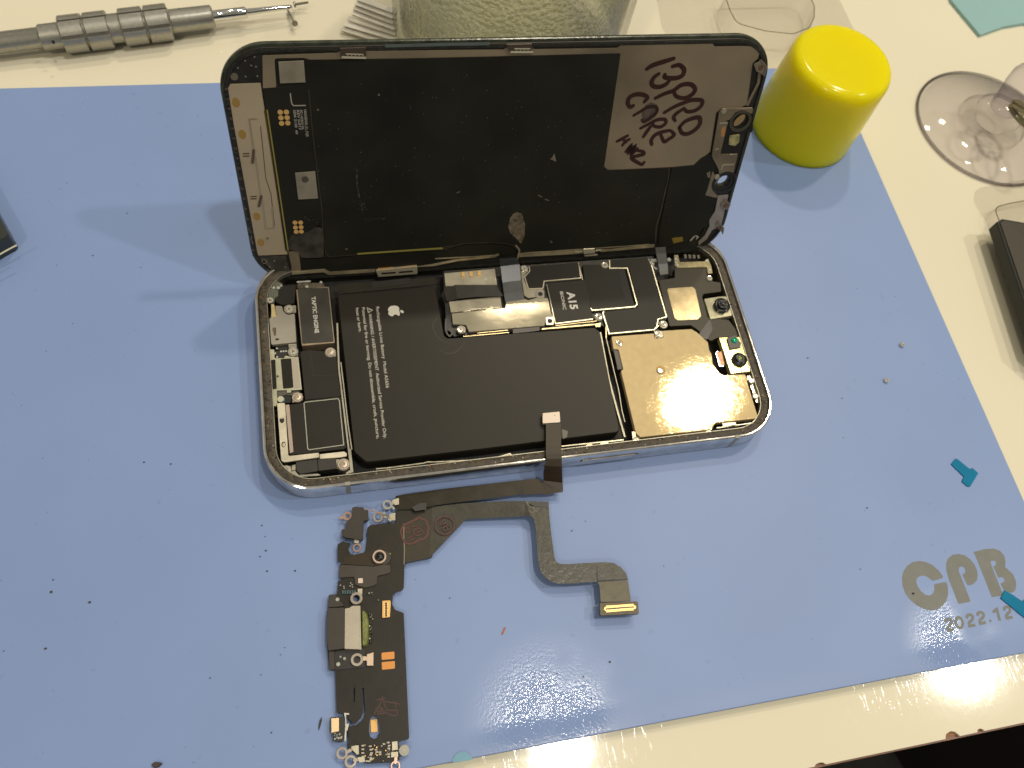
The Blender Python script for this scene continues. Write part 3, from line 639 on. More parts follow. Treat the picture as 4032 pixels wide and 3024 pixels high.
text('lettering', 'A15', E(1397,662)[0], E(1432,815)[0], 2.35, -1.12, w_, proc, bold=.035); text('lettering', 'BIONIC', E(1337,660)[0], E(1367,818)[0], 1.0, -1.12, white, proc, bold=.01)
wall = MB(); wz = -1.22
for q, wd in ((E(1070,440,1075,480,1030,530,1065,635,1190,630,1200,568,1520,540,1500,405), .26), (E(1225,592,1300,938,1625,898), .3), (E(1605,800,1620,822,1990,790,2010,770,1925,455,1770,455,1770,385), .34),
              (F(392,832,385,850,440,1026,830,990,870,955), .34), (F(855,960,865,900,940,878,800,400), .3), (E(1500,410,1540,570), .18)):
    wall.line(q, wd, wz, .7, cap=False)
wall.each('shield_rim', mat('rim_metal', (.68, .63, .48), .3, .9, .1, 500), lbd)
MB().plate(F(515,485,575,472,650,765,590,775), zs + .03, .05, .2).build('cover_slot', pit, lbd)
edge_ = MB(); edge_.line(E(495,1050,895,1015), .25, -1.5, .5, cap=False); edge_.line(E(620,1020,885,995), .22, -1.3, .3, cap=False); edge_.line(E(1180,985,1640,945), .4, -1.6, .8, cap=False); edge_.line(E(1300,955,1660,915), .2, -1.3, .4, cap=False); edge_.plate(E(1640,940,1695,930,1690,965,1650,968), -1.4, .5, .1, .05)
edge_.line(E(1740,880,1740,1060) , .3, -1.5, .6, cap=False); edge_.each('board_edge', mat('brass_edge', (.55, .45, .26), .3, .9, .2, 500), lbd)
MB().plate(E(925,985,1160,965,1160,1000,930,1025), -1.3, .4, .1, .05).build('rubber_pad', blackpl, lbd)
# curled black wire in the corner of the notch
MB().line(E(345,900,345,1000,375,1045,400,1020,370,990), .5, -1.6, .5, smooth=True).build('antenna_wire', blackpl, phone)

# ---- right end
rp = MB(); rp.plate(F(870,560,1010,540,1010,455,1290,442,1290,505,1345,570,1410,580,1415,660,1262,680,1250,705,1300,890,1480,905,1590,1050,1380,1062,1325,1092,1200,985,1150,952,965,962), -1.7, 2.5, .5, .15)
rpo = rp.build('earpiece_bracket', mat('dark_olive_plastic', (.030, .026, .016), .38, .1, .14, 200, .1, 900, spec=.3), phone)
MB().plate(F(1320,890,1215,1040,1290,1080,1340,990), -1.65, .05, .4).build('dark_band', blackpl, rpo)
MB().plate(F(945,645,955,632,1165,617,1190,640,1240,870,1212,900,1040,910,1010,890), -1.62, .1, .5, .04).build('gold_plate', mat('pale_gold_plate', (.72, .58, .34), .19, .85, .10, 300, .15, 1500), rpo)
MB().line(F(905,600,995,590,985,560), .15, -1.66, .03, cap=False).build('seam', MATS['seam_dark'], rpo)
bk = MB(); bk.plate(F(1005,340,1040,338,1055,402,1272,395,1300,368,1330,440,1340,500,1300,505,1290,445,1035,452,1010,430), -1.3, .4, .3, .1)
bko = bk.build('antenna_bracket', mat('brass_bracket', (.66, .56, .32), .18, .9, .2, 600), phone)
bb = MB(); 
for q in ((1022,375),(1025,405),(1035,430),(1290,390),(1318,470)): bb.disc(F(*q)[0], .55, -1.1, .3, .12, n=12)
bb.each('solder_blob', MATS['bright_solder'], bko)
cu_ = MB()
for i in range(4): cu_.plate(F(1090+i*38,335+i*2,1112+i*38,333+i*2,1118+i*38,368,1096+i*38,372), -2.0, .3, .1, .05)
cu_.each('coil_turn', mat('grey_coil', (.10, .09, .06), .4), phone)
cam1 = MB().plate(F(1268,722,1400,702,1478,700,1510,868,1322,900), -1.25, 1.8, .15, .1).build('camera_module', mat('pale_module', (.70, .66, .46), .16, .85, .12, 400), phone)
lensm = mat('lens_black', (.008, .009, .010), .28, 0, spec=.35)
x_, y_ = PH.p2(*F(1415,790)[0], -1.2)
revolve('lens_barrel', [(2.6, -1.2), (2.6, -.3), (2.35, -.1), (1.75, -.1), (1.75, .55), (1.55, .7), (1.15, .72), (.8, .5), (.0, .55)], lensm, cam1, 40, (x_, y_, 0))
cam2 = MB().plate(F(1398,1062,1592,1052,1605,1090,1700,1348,1500,1372), -1.25, 1.8, .15, .1).build('camera_module', mat('yellow_green_module', (.80, .74, .34), .15, .85, .15, 400), phone)
MB().plate(F(1465,1062,1540,1040,1590,1105,1585,1145,1490,1160), -.7, .6, .3, .1).build('sensor_block', blackpl, cam2)
def emis(name, col): return mat(name, col, .08, 0, coat=1.)
x_, y_ = PH.p2(*F(1530,1084)[0], -.65)
revolve('sensor_lens', [(.95, -.65), (.9, -.4), (.5, -.2), (0, -.12)], mat('green_filter_glass', (.01, .42, .22), .12, .4, .5, 900), cam2, 24, (x_, y_, 0))
x_, y_ = PH.p2(*F(1570,1258)[0], -1.2)
revolve('lens_barrel', [(2.3, -1.2), (2.3, -.5), (1.9, -.3), (1.55, -.2), (1.5, .25), (1.2, .35), (.8, .32), (.7, .1), (0, .2)], lensm, cam2, 40, (x_, y_, 0))
x_, y_ = PH.p2(*F(1582,1236)[0], .25)
revolve('lens_glass', [(.62, .2), (.4, .38), (0, .42)], mat('amber_green_glass', (.30, .36, .08), .15, .5, .5, 1500), cam2, 20, (x_, y_, 0))
cc = MB(); cc.plate(F(1378,1192,1418,1178,1445,1298,1412,1308), -1.3, .4, .1, .05); cc.line(F(1385,1180,1370,1195,1405,1305,1430,1308), .25, -1.2, .3, mi=1)
cc.build('coil', [mat('copper_coil', (.40, .22, .14), .4, .6, .3, 900), MATS['bright_solder']], phone)

pl = MB(); plate_pix = F(460,1050,828,1022,838,1068,912,1060,905,1000,1155,985,1200,1010,1300,1100,1312,1170,1330,1200,1345,1290,1400,1370,1440,1388,1620,1378,1652,1425) + Y(890,0,1045,510,1020,545,430,608,380,700,0,745) + H(1375,932,1335,895,1205,355,1225,340,1185,168,1140,165)
plo = pl.plate(plate_pix, -1.1, 1.6, .35, .15).build('camera_cover_plate', goldm, phone)
MB().plate(H(1140,172,1183,170,1223,338,1178,345), -1.5, .6, .1, .05).build('rubber_pad', blackpl, phone)
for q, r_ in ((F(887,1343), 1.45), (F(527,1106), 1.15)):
    MB().disc(q[0], r_, -1.075, .03, n=36).build('counterbore_shade', mat('bore_shadow', (.20, .13, .05), .4, .8), plo)  # flat disc; the shade of the screw recess is put into its colour
# screws of the phone
for q, r_, z, pr_ in ((F(885,1346), .95, -.75, plo), (F(527,1108), .9, -.85, plo), (F(860,1032), .85, -.9, plo), (F(912,942), .95, -.9, lbd), (F(403,426), 1.05, -.8, lbd), (F(347,876), 1.05, -.8, lbd),
                      (E(1027,456), .95, -.9, lbd), (E(478,985), 1.1, -.7, bso), (F(1680,1434), .95, -1.0, phone), (F(1715,1566), .95, -1.0, phone), (F(1315,540), .9, -1.2, bko),
                      (X1(765,750), 1.0, -1.3, sh1), (X1(350,560), .95, -1.4, phone), (X2(850,180), 1.1, -1.1, phone), (X2(1665,190), 1.3, -.9, phone), (X2(945,1175), 1.5, -.8, phone), (X3(1950,1255), 1.6, -.8, phone)):
    screw(q[0], r_, z, pr_, 'tri' if r_ < 1.25 else False)
for q, r_, z, rot in ((X3(695,1380), 1.3, -1.6, .5), (X3(868,1530), 1.25, -1.6, .1), (H(1345,955), .95, -.9, .3)): screw(q[0], r_, z, phone, True, rot=rot)
wsh = MB(); 
for q, r_, z in ((X2(850,190), 1.45, -1.4), (X2(1665,205), 1.55, -1.3), (X3(1950,1265), 1.75, -1.3), (X1(765,755), 1.45, -1.5)): wsh.disc(q[0], r_, z, .4, .1)
wsh.plate(X2(1560,200,1600,290,1785,300,1780,200), -1.38, .3, .3, .08); wsh.plate(X2(860,1100,1050,1095,1065,1250,835,1300,830,1200), -1.3, .3, .2, .08)
wsh.plate(F(1640,1395,1700,1380,1760,1620,1720,1625), -1.9, .4, .1, .05); wsh.plate(F(828,1000,905,1002,908,1058,842,1062), -1.25, .3, .1, .05); wsh.plate(F(1385-45,0+10,1385,5,1385,20,1345,25), -6, .1)
wsh.plate(H(1300,880,1330,885,1340,940,1425,965,1410,985,1310,985), -1.3, .3, .2, .08); wsh.disc(F(400,428)[0], 1.2, -1.1, .3, .1); wsh.disc(F(347,880)[0], 1.35, -1.1, .4, .1); wsh.disc(F(912,945)[0], 1.35, -1.15, .4, .1); wsh.disc(E(478,990)[0], 1.35, -1.15, .4, .1); wsh.disc(E(1027,458)[0], 1.2, -1.2, .3, .1)
wsh.each('screw_seat', shield, phone)
hh = MB()
for q in (E(1250,915), E(1167,680)):
    hh.plate([(q[0][0]-16,q[0][1]-16),(q[0][0]+16,q[0][1]-16),(q[0][0]+16,q[0][1]+16),(q[0][0]-16,q[0][1]+16)], -1.0, .4, .5, .1); hh.disc(q[0], .75, -.97, .05, mi=1)
hh.build('threaded_post', [shield, pit], phone)

# ---- flex cables that link the screen to the board
gx = MB(); rows = []
rows = [(E(812,372)[0], E(965,362)[0], 4.5), (E(820,440)[0], E(985,420)[0], 1.2), (E(838,580)[0], E(1000,560)[0], -.2), (E(850,680)[0], E(1015,655)[0], -.6), (E(862,748)[0], E(1028,722)[0], -1.05)]
gx.strip(rows, .14); gxo = gx.build('screen_flex_cable', flexblue, phone)
g2 = MB(); g2.strip([(F(842,275)[0], F(930,270)[0], 3.5), (F(850,330)[0], F(935,325)[0], 1.5), (F(868,420)[0], F(948,415)[0], -.4), (F(885,515)[0], F(955,505)[0], -1.3)], .14)
g2.plate(F(870,462,952,455,955,505,885,516), -1.0, .5, .2, .1); g2.build('sensor_flex_cable', mat('grey_flex2', (.10, .105, .10), .35, 0, .1, 300), phone)
MB().line(F(780,380,800,430,850,460), .6, -1.4, .4).each('spring_clip', MATS['bright_solder'], phone)
cc2 = MB(); cc2.plate(F(800,375,850,372,855,400,805,402), -1.0, .4, .2, .1); cc2.disc(F(962,378)[0], .7, -1.0, .5, .2, n=14); cc2.disc(F(820,415)[0], .6, -1.0, .5, .2, n=14); cc2.each('spring_clip', MATS['bright_solder'], phone)

# ================================================================== SCREEN ASSEMBLY (the lid)
LW, LH, LRd = 145.46, 69.73, 11.6
hc = LD.p2(*C(1430,1350)[0], 0); hole = [(hc[0] + 2.1 * math.cos(a), hc[1] + 2.1 * math.sin(a)) for a in [2 * math.pi * i / 24 for i in range(24)]]
scr = MB(LD)
scr.poly(rrect(-.55, -.55, LW + .55, LH + .55, LRd + .5, 18), -1.9, -.75, .35, [hole], 0, bottom=True)
scr.poly(rrect(.25, .25, LW - .25, LH - .25, LRd - .2, 18), -.75, 0, .2, [hole], 1)
lid = scr.build('screen_assembly', [mat('glass_edge', (.05, .058, .042), .22, 0, .4, 400, .3, 900), mat('bezel_black', (.014, .013, .010), .5, 0, .35, 300, .25, 900)], phone)
ringb = MB(LD)
# raised lip round the rim, chewed up along the left side
lipp = rrect(.9, .9, LW - .9, LH - .9, LRd - .8, 18); ringb.line(lipp, .7, .45, .5, closed=True, px=False); ringb.build('gasket', mat('gasket_black', (.018, .017, .013), .45, 0, .5, 900, .6, 900), lid)
tp = MB(LD); zt = .38
hole2 = [(hc[0] + 3.2 * math.cos(a), hc[1] + 3.2 * math.sin(a)) for a in [2 * math.pi * i / 24 for i in range(24)]]
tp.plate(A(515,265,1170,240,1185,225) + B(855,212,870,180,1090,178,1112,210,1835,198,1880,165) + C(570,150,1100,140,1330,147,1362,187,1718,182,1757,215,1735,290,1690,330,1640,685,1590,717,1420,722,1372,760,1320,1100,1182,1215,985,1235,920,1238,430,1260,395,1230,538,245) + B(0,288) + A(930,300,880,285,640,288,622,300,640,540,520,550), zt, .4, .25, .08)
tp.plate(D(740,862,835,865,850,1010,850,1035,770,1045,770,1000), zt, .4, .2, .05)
tpl = MB(LD); tpl.plate(A(215,550,235,515,500,505) + D(735,890,470,900,430,800), zt, .4, .3, .08); tpl.build('midplate_left_strip', mat('tan_plate_bright_reflection', (.44, .36, .245), .38, .15, .12, 30, .06, 900), lid)  # same plate as the midplate; its brighter reflection is put into the colour
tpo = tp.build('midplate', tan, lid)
gs = MB(LD); zg = .62
gs.plate(A(520,560,640,545,645,300,880,295,925,308,1000,308) + B(0,292,1858,245) + C(538,248,392,1232,432,1262,960,1242) + F(850,90,838,235) + E(1800,285,962,318,960,290,900,247,700,235,500,245,340,290) + D(2090,830,1350,885,1100,915,1070,880,1045,600,720,860), zg, .3, .35, .05)
gs.plate(C(985,1238,1180,1218,1240,1160,1320,1115,1370,1260,1310,1370,1280,1475,1380,1500) + CC(200,1050,130,1290,60,1440,0,1490) + F(1290,80,1150,210,1000,260,945,262,865,245,882,90), zg, .3, .35, .05)
gso = gs.build('graphite_sheet', graphite, lid)
# seam, border and scuffs
bd = MB(LD)
bd.line(A(920,560,950,900,985,1190) + D(1000,230,1035,500,1045,700,1068,880,1100,912,1350,890), .22, zg + .03, .04, cap=False)
bd.line(C(965,1240,955,1330,880,1659) + F(850,90,842,230), .42, zg + .03, .04, cap=False)
bd.line(D(2090,832,2170,810) + E(100,308,340,290,420,262,500,243,700,234,860,240,930,258,970,300), .25, zg + .03, .04)
bd.each('tape_seam', mat('seam_tan', (.055, .05, .036), .4, .3, .3, 300), lid)
yl = MB(LD); yl.line(D(1350,884,2080,835), .6, zg + .04, .06); yl.line(A(556,735) + D(640,180,740,855), .36, zg + .05, .06, cap=False); yl.build('yellow_edge', mat('yellow_green_line', (.30, .27, .07), .35, .2), lid)
br_ = MB(LD); br_.line(A(535,740) + D(620,180,722,860), .4, zt + .03, .04, cap=False); br_.build('brown_edge', mat('brown_line', (.12, .075, .02), .4), lid)
film = MB(LD); film.plate(D(740,860,850,870,855,930,1065,925,1110,925,1350,895,2090,840,2200,815) + E(340,298,500,252,700,242,900,252,960,310,960,330,800,345,450,380,230,420,0,440) + D(2000,978,1100,1046,1050,1018,850,1030,850,1040), .36, .3, .2)
film.plate(D(470,905,720,905,760,1060,700,1062,600,1030,520,950), .3, .3, .3, mi=1)
film.build('lower_film', [black, mat('dusty_black', (.045, .042, .036), .5, 0, .45, 300, .3, 900)], lid)
st = MB(LD); st.line(D(772,1052,1050,1030,1100,1055,1500,1030), 1.15, .5, .3, cap=False); st.line(D(1865,1000) + E(60,450,230,430,450,385,770,352,805,335), .8, .5, .3, cap=False)
st.line(E(968,345,1450,318,1535,312), 1.35, .5, .3, cap=False); st.line(E(1690,303,2160,262), 1.1, .5, .3, cap=False); st.line(E(975,330,2120,250), .3, .7, .3, cap=False)
st.line(E(250,375,620,355,770,345), .3, .75, .2, cap=False)
st.each('edge_rail', mat('edge_rail_metal', (.50, .43, .28), .25, .9, .35, 160), lid)
cp = MB(LD); cp.plate(D(1505,1030,1865,992,1867,1060,1525,1086), 1.1, .8, .25, .1); 
cp.line(D(1560,1055,1670,1048), .62, 1.13, .05, mi=1); cp.line(D(1710,1045,1820,1036), .62, 1.13, .05, mi=1)
for i in range(6): cp.disc(D(1530+i*23,1020-i*2)[0], .3, .9, .4, .05, n=8, mi=2)
for i in range(6): cp.disc(D(1735+i*23,1005-i*2)[0], .3, .9, .4, .05, n=8, mi=2)
cp.build('retaining_clip', [mat('clip_silver', (.66, .60, .44), .3, .85), pit, goldflat], lid)
c3 = MB(LD); c3.plate(E(1540,290,1640,285,1645,325,1545,335), 1.0, .5, .1, .1); c3.line(E(1480,318,1530,312), .7, .8, .3); c3.line(E(1655,302,1690,298), .6, .8, .3); c3.line(E(1560,348,1660,340), .5, .8, .3); c3.build('retaining_clip', MATS['clip_silver'], lid)
for q, sg_ in ((A(1188,200,1420,192,1418,290,1205,285), 0), (B(868,165,1095,160,1105,240,905,240), 1)):
    k3 = MB(LD); k3.plate(q, .95, .5, .2, .1, mi=1); a_, b_, c_, d_ = q
    k3.line([(d_[0] + 4, d_[1] - 3), (c_[0] - 3, c_[1] - 3)], .5, 1.05, .2, mi=0); k3.line([(d_[0] + 18, d_[1] - 16), (c_[0] - 12, c_[1] - 16)], .25, 1.05, .1, mi=0)
    for i in range(5): k3.disc((d_[0] + 25 + i * 15, d_[1] - 10), .18, 1.05, .1, n=6, mi=2)
    k3.build('retaining_clip', [mat('bright_lip', (1,1,1)), mat('brown_clip', (.09, .07, .05), .35, .4), redcopper], lid)
MB(LD).line(A(1585,180) + B(400,165,725,160), .75, .55, .05, cap=False).build('bezel_reflection', mat('painted_bezel_sheen', (.09, .115, .11), .35, 0, .2, 150), lid)  # sky-like reflection on the top bezel, painted as a thin blue-grey strip
for q in (A(655,320,877,310,891,497,670,506), D(800,182,975,168,1001,402,828,411)):
    c5 = MB(LD).plate(q, .95, .5, .08, .06).build('chip', chipm, lid)
MB(LD).disc(D(888,236)[0], .95, .98, .03, n=20).build('chip_logo', mat('chip_print', (.07, .065, .05), .5), lid)
pd = MB(LD)
for q in ((478,768),(662,765),(500,935),(683,930),(518,1100),(703,1090)): pd.disc(TX(*q)[0], .66, zg + .04, .04)
for q in ((800,612),(849,612),(804,655),(853,652),(810,692),(855,690)): pd.disc(D(*q)[0], .66, zg + .04, .04)
pd.each('gold_test_pad', goldflat, lid)
wh = mat('grey_print2', (.36, .35, .30), .5)
ln = MB(LD); ln.line(TX(780,215,800,400,825,520,870,572,940,575,1225,568), .28, zg + .04, .04); ln.build('printed_corner', wh, lid)
join([text('lettering', 'N060GEN20_G1_PQR', TX(1180,690)[0], TX(1250,1500)[0], .62, zg + .04, wh, lid, LD, .02), text('lettering', '821-02963-05', TX(1065,700)[0], TX(1120,1270)[0], .58, zg + .04, wh, lid, LD, .02),
      text('lettering', 'REV 0.017', TX(965,700)[0], TX(1035,1300)[0], .62, zg + .04, wh, lid, LD, .02), text('lettering', 'SEM 2138  49', TX(865,700)[0], TX(935,1420)[0], .6, zg + .04, wh, lid, LD, .02)])
ov = MB(LD)
for q in (A(285,672), A(340,950), D(467,558), D(502,785)): ov.disc(q[0], .95, zt + .03, .04, sy=1.35, n=24)
ov.disc(CC(160,1275)[0], 1.1, zt + .2, .04, sy=1.1, n=20); ov.disc(F(1340,25)[0], .8, zt + .2, .04); ov.each('ochre_spot', mat('ochre_glue', (.33, .20, .05), .45), lid)
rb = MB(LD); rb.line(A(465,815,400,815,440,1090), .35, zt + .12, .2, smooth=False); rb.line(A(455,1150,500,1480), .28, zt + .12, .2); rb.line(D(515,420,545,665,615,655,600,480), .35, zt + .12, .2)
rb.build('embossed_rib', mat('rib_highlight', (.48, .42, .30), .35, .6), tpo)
ra = MB(LD); ra.line(A(500,880,545,1330) + D(590,360,622,640), .2, zt + .05, .1); ra.line(A(440,1090,430,1195), .7, zt + .2, .3); ra.line(A(505,1490,485,1575), .7, zt + .2, .3)
for yy in (1118, 1140): ra.line(A(350,yy,398,yy-2), .35, zt + .05, .05)
for yy in (1492, 1512): ra.line(A(415,yy,462,yy-2), .35, zt + .05, .05)
ra.build('embossed_groove', mat('rib_brown', (.10, .065, .045), .45), tpo)
# teeth along the left lip
te = MB(LD); random.seed(2)
for i in range(34):
    t = i / 33; x = 190 + t * 0; a = np.array(A(200,560)[0]); b = np.array(D(440,900)[0]); mid = np.array(A(300,1250)[0])
    p = (1 - t) * a + t * b + 4 * t * (1 - t) * (mid - (a + b) / 2) * .35; te.plate([(p[0] - 5, p[1] - 4), (p[0] + 6, p[1] - 3), (p[0] + 6, p[1] + 4), (p[0] - 4, p[1] + 3)], .7 + random.uniform(-.1, .15), .4, .1, .05, mi=i % 2)
te.each('lip_tooth', [mat('tooth_brown', (.07, .05, .04), .4), mat('gasket_black', (1,1,1))], lid)
dt = MB(LD)
for q in ((448,275),(365,308),(302,370),(418,350),(460,360),(370,445),(472,442)): dt.disc(A(*q)[0], .22, .06, .05, n=9)
dt.disc(A(270,447)[0], .95, .06, .05, n=16, mi=1); dt.disc(D(530,950)[0], .9, .36, .05, .0, n=16, mi=1); dt.disc(D(530,950)[0], .45, .39, .05, n=12, mi=2)
for q in ((620,945),(580,998),(715,1000),(640,1050),(718,1055)): dt.disc(D(*q)[0], .25, .36, .05, n=9)
dt.each('bezel_dot', [mat('dot_grey', (.20, .19, .15), .5), mat('dot_brown', (.14, .12, .09), .5), black], lid)
# torn hole showing foil, triangular nick, scuffs
tf = MB(LD); tf.plate(B(928,1645,960,1628,1005,1640) + E(1035,75,1030,170,1000,246,960,200,905,150,888,95,905,20), zg + .06, .1, .3, .03); tf.line(E(905,20,1015,30), .35, zg + .2, .1); tf.line(E(915,45,1010,50), .2, zg + .2, .1)
tf.plate(B(1288,1115,1306,1185,1250,1165,1275,1145), zg + .04, .05); tf.build('torn_foil', mat('crumpled_foil', (.30, .25, .18), .3, .75, .4, 700, 1., 600), lid)
sm = MB(LD); random.seed(11)
def scuff(pts, n, spread, r):
    for _ in range(n):
        i = random.randrange(len(pts) - 1) if len(pts) > 1 else 0; t = random.random(); a = np.array(pts[i]); b = np.array(pts[min(i + 1, len(pts) - 1)]); q = a * (1 - t) + b * t
        sm.disc((q[0] + random.gauss(0, spread), q[1] + random.gauss(0, spread)), random.uniform(.4, 1) * r, zg + .03, .03, n=6, sy=random.uniform(.4, 1), rot=random.uniform(0, 3))
scuff(A(1335,1240,1345,1400,1360,1500), 60, 2, .13); scuff(D(1370,430,1400,460,1385,520), 26, 5, .12); scuff(D(1400,585,1590,575), 26, 2, .1); scuff(D(880,560,960,600), 10, 10, .12)
for _ in range(150):
    sm.disc((random.uniform(1250, 2650), random.uniform(280, 1000)), random.uniform(.06, .13), zg + .03, .03, n=6, rot=random.random())
for q in ((1530,605),(1000,735)): sm.disc(A(*q)[0], .3, zg + .03, .03, n=8)
for q in ((1250,842),(560,750)): sm.disc(D(*q)[0], .3, zg + .03, .03, n=8)
sm.line(B(440,1460,465,1448), .25, zg + .03, .03); sm.line(B(1150,1480,1180,1495), .3, zg + .03, .03); sm.line(B(1210,1515,1240,1525), .3, zg + .03, .03); sm.line(E(1255,220,1270,232), .3, zg + .03, .03)
smo = sm.build('dust_specks', mat('dust_grey', (.12, .115, .09), .6), lid); smo['kind'] = 'stuff'
sd = MB(LD); sd.plate(D(740,770,800,690,900,700,980,650,1040,660,1050,800,1050,915,850,920,835,860,745,850), zg + .02, .02, .8); sd.build('dusty_patch', mat('dusty_patch', (.035, .031, .024), .6, 0, .6, 260, .4, 900), lid)

# handwriting
mk = MB(LD); zk = zt + .03
HZ = rg(2400, 200, .5044)
for q, wd in ((HZ(290,142,340,112,420,86,502,60), 1.35), (HZ(492,122,545,112,582,148,568,192,525,212,470,214,430,206,432,186), 1.35), (HZ(385,180,350,205,328,245,342,276,390,282,440,262,472,226), 1.3),
              (HZ(358,370,430,335,500,310,560,268,632,262,668,300,640,345,580,370,522,355,502,322), 1.3), (HZ(428,482,500,440,570,410,640,385,718,388,716,428,670,465,610,475,578,450), 1.25), (HZ(568,458,522,490,500,520,512,546), 1.2),
              (HZ(545,600,582,558,640,530,700,522,704,572,668,616,612,648,566,642,545,600), 1.35), (HZ(272,398,296,366,258,342,200,342,155,366,142,408,162,440,186,428), 1.3),
              (HZ(188,505,240,475,300,440,362,440,368,478,328,515,272,555,252,540), 1.0), (HZ(242,605,300,575,370,540,430,536,438,566,398,594,350,588,338,568), 1.1), (HZ(322,590,292,630,264,672), 1.15),
              (HZ(330,732,326,698,358,656,412,634,470,622), 1.25), (HZ(398,652,426,708,462,690,504,658,484,628), 1.2),
              (HZ(58,708,100,686,142,662), 1.05), (HZ(100,738,124,710,156,690), 1.0), (HZ(104,690,130,714), 1.0), (HZ(128,788,166,742,150,792,196,748,172,806,218,764), 1.15), (HZ(222,780,258,786,268,806,228,818,174,832,184,850,220,872,254,888,270,870), 1.15)):
    mk.line(q, wd, zk, .02, smooth=True, ends=.8); zk += .0015
mk.build('handwriting', marker, lid)
MB(LD).plate(C(750,700,800,670,860,690,870,740,840,800,780,840,735,830,720,770), zt + .02, .01, .8).build('ink_smudge', mat('ink_smudge', (.075, .058, .048), .45, 0, .4, 500), lid)
# right end: ear speaker bracket, hole for the front camera, side clips
ear = MB(LD); ear.plate(CC(215,190,225,120,260,78,590,68,600,90,585,140,540,115,470,95,400,120,340,200,300,210,300,240,320,235,240,575,432,570,380,790,290,790,230,800,222,760,215,730,145,600,150,560), .85, .5, .35, .12)
earo = ear.build('earpiece_bracket', mat('tan_bracket', (.23, .185, .125), .38, .5, .2, 120, .1, 900), lid)
e2 = MB(LD); e2.plate(CC(325,205,400,205,560,300,590,150,520,100,600,120,590,330,450,350,455,500,430,570,245,570), .55, .2, .3); e2.build('speaker_recess', mat('glossy_black', (.012, .012, .012), .18, 0, spec=.6), lid)
MB(LD).disc(CC(460,215)[0], 3.4, .75, .3, .1, mi=0, hole=2.4, n=36).build('speaker_ring', mat('smoky_plastic', (.06, .056, .04), .15, 0, .2, 400, .3, 600), lid)
q = MB(LD); q.disc(CC(447,205)[0], 2.0, .8, .2, .05, sy=.55, rot=.9, n=28); q.build('speaker_window', mat('ochre_window', (.28, .19, .09), .3), lid)
MB(LD).plate(CC(340,370,450,358,445,440,400,485,330,470), .85, .2, .3, .06).build('proximity_sensor', mat('crumpled_gold', (.42, .38, .18), .3, .5, .4, 700, 1., 700), lid)
MB(LD).plate(CC(252,290,300,262,285,380,245,390), .9, .05, .5).build('orange_patch', mat('plain_orange', (.42, .20, .07), .5, 0, .3, 200), earo)  # flat orange patch on the bracket
q = MB(LD); q.line(CC(230,238,320,232), .5, 1.0, .2, cap=False); q.line(CC(250,740,258,705,280,690,380,686), .42, 1.0, .2); q.line(CC(185,530,205,512,215,520), .35, 1.0, .2); q.disc(CC(205,822)[0], .85, 1.0, .4, .15, n=16); q.disc(CC(280,105)[0], .8, .95, .2, .1, n=16)
q.each('bright_boss', mat('rib_highlight', (1,1,1)), earo)
q = MB(LD); q.plate(CC(155,755,180,800,215,850,160,950,190,1005,215,1020,200,1050,75,1020,100,950), .7, .3, .2, .05); q.plate(CC(88,780,130,760,130,830,105,830), .7, .2, .15, .04)
q.build('connector_tab', mat('connector_tan', (.20, .17, .12), .42, .3, .15, 300), lid)
q = MB(LD); x, y = hc
q.disc((x + .3, y - .4), 4.1, .9, .8, .4, hole=2.9, px=False, n=40); q.disc((x + .2, y - .2), 3.0, .5, .5, .1, hole=2.1, px=False, n=32)
q.build('camera_seat', mat('seat_black', (.016, .016, .013), .25, 0, .2, 300), lid)
q = MB(LD); q.plate(CC(215,1020,330,1015,300,1130,270,1270,250,1350,150,1400,90,1500,0,1570,0,1530,70,1460,120,1360,120,1290,180,1200), .7, .35, .4, .08); q.build('side_rail', mat('side_rail_metal', (.34, .30, .26), .4, .5, .12, 200), lid)
for q_ in (CC(240,1120,290,1075,345,1120,320,1180,270,1170), CC(185,1340,215,1310,275,1380,265,1440,235,1400), C(1700,340,1770,310,1812,360,1790,440,1720,400)):
    q = MB(LD); q.plate(q_, 1.1, .4, .4, .1); c_ = np.mean(q_, axis=0); q.disc(tuple(c_), .75, 1.13, .05, mi=1, n=14); q.line(q_[1:4], .4, 1.3, .3, mi=0)
    q.build('retaining_clip', [mat('side_rail_metal2', (.26, .22, .17), .35, .5), mat('rust_brown', (.10, .055, .03), .5, 0, .3, 600)], lid)
MB(LD).line(C(1760,300,1740,500,1640,700), .8, .5, .3, cap=False).build('side_rail', mat('side_rail_metal3', (.24, .20, .13), .4, .5), lid)
MB(LD).plate(F(985,195,1078,183,1085,220,1000,240), .7, .1, .2).build('kapton_patch', mat('kapton', (.20, .14, .02), .4), lid)
MB(LD).line(C(395,1230,535,250), .0001, -1.0, .0001).build('plate_edge', tan, lid) if False else None
q = MB(LD); q.line(F(1150,215,1180,180), .5, zg + .1, .1); q.line(F(1195,175,1215,185,1200,200), .4, zg + .1, .1); q.build('scratched_print', wh, lid)
q = MB(LD); q.line(E(955,260,985,300,975,340,965,390), .45, 1.0, .2, smooth=True); q.build('flex_edge', beige, lid)

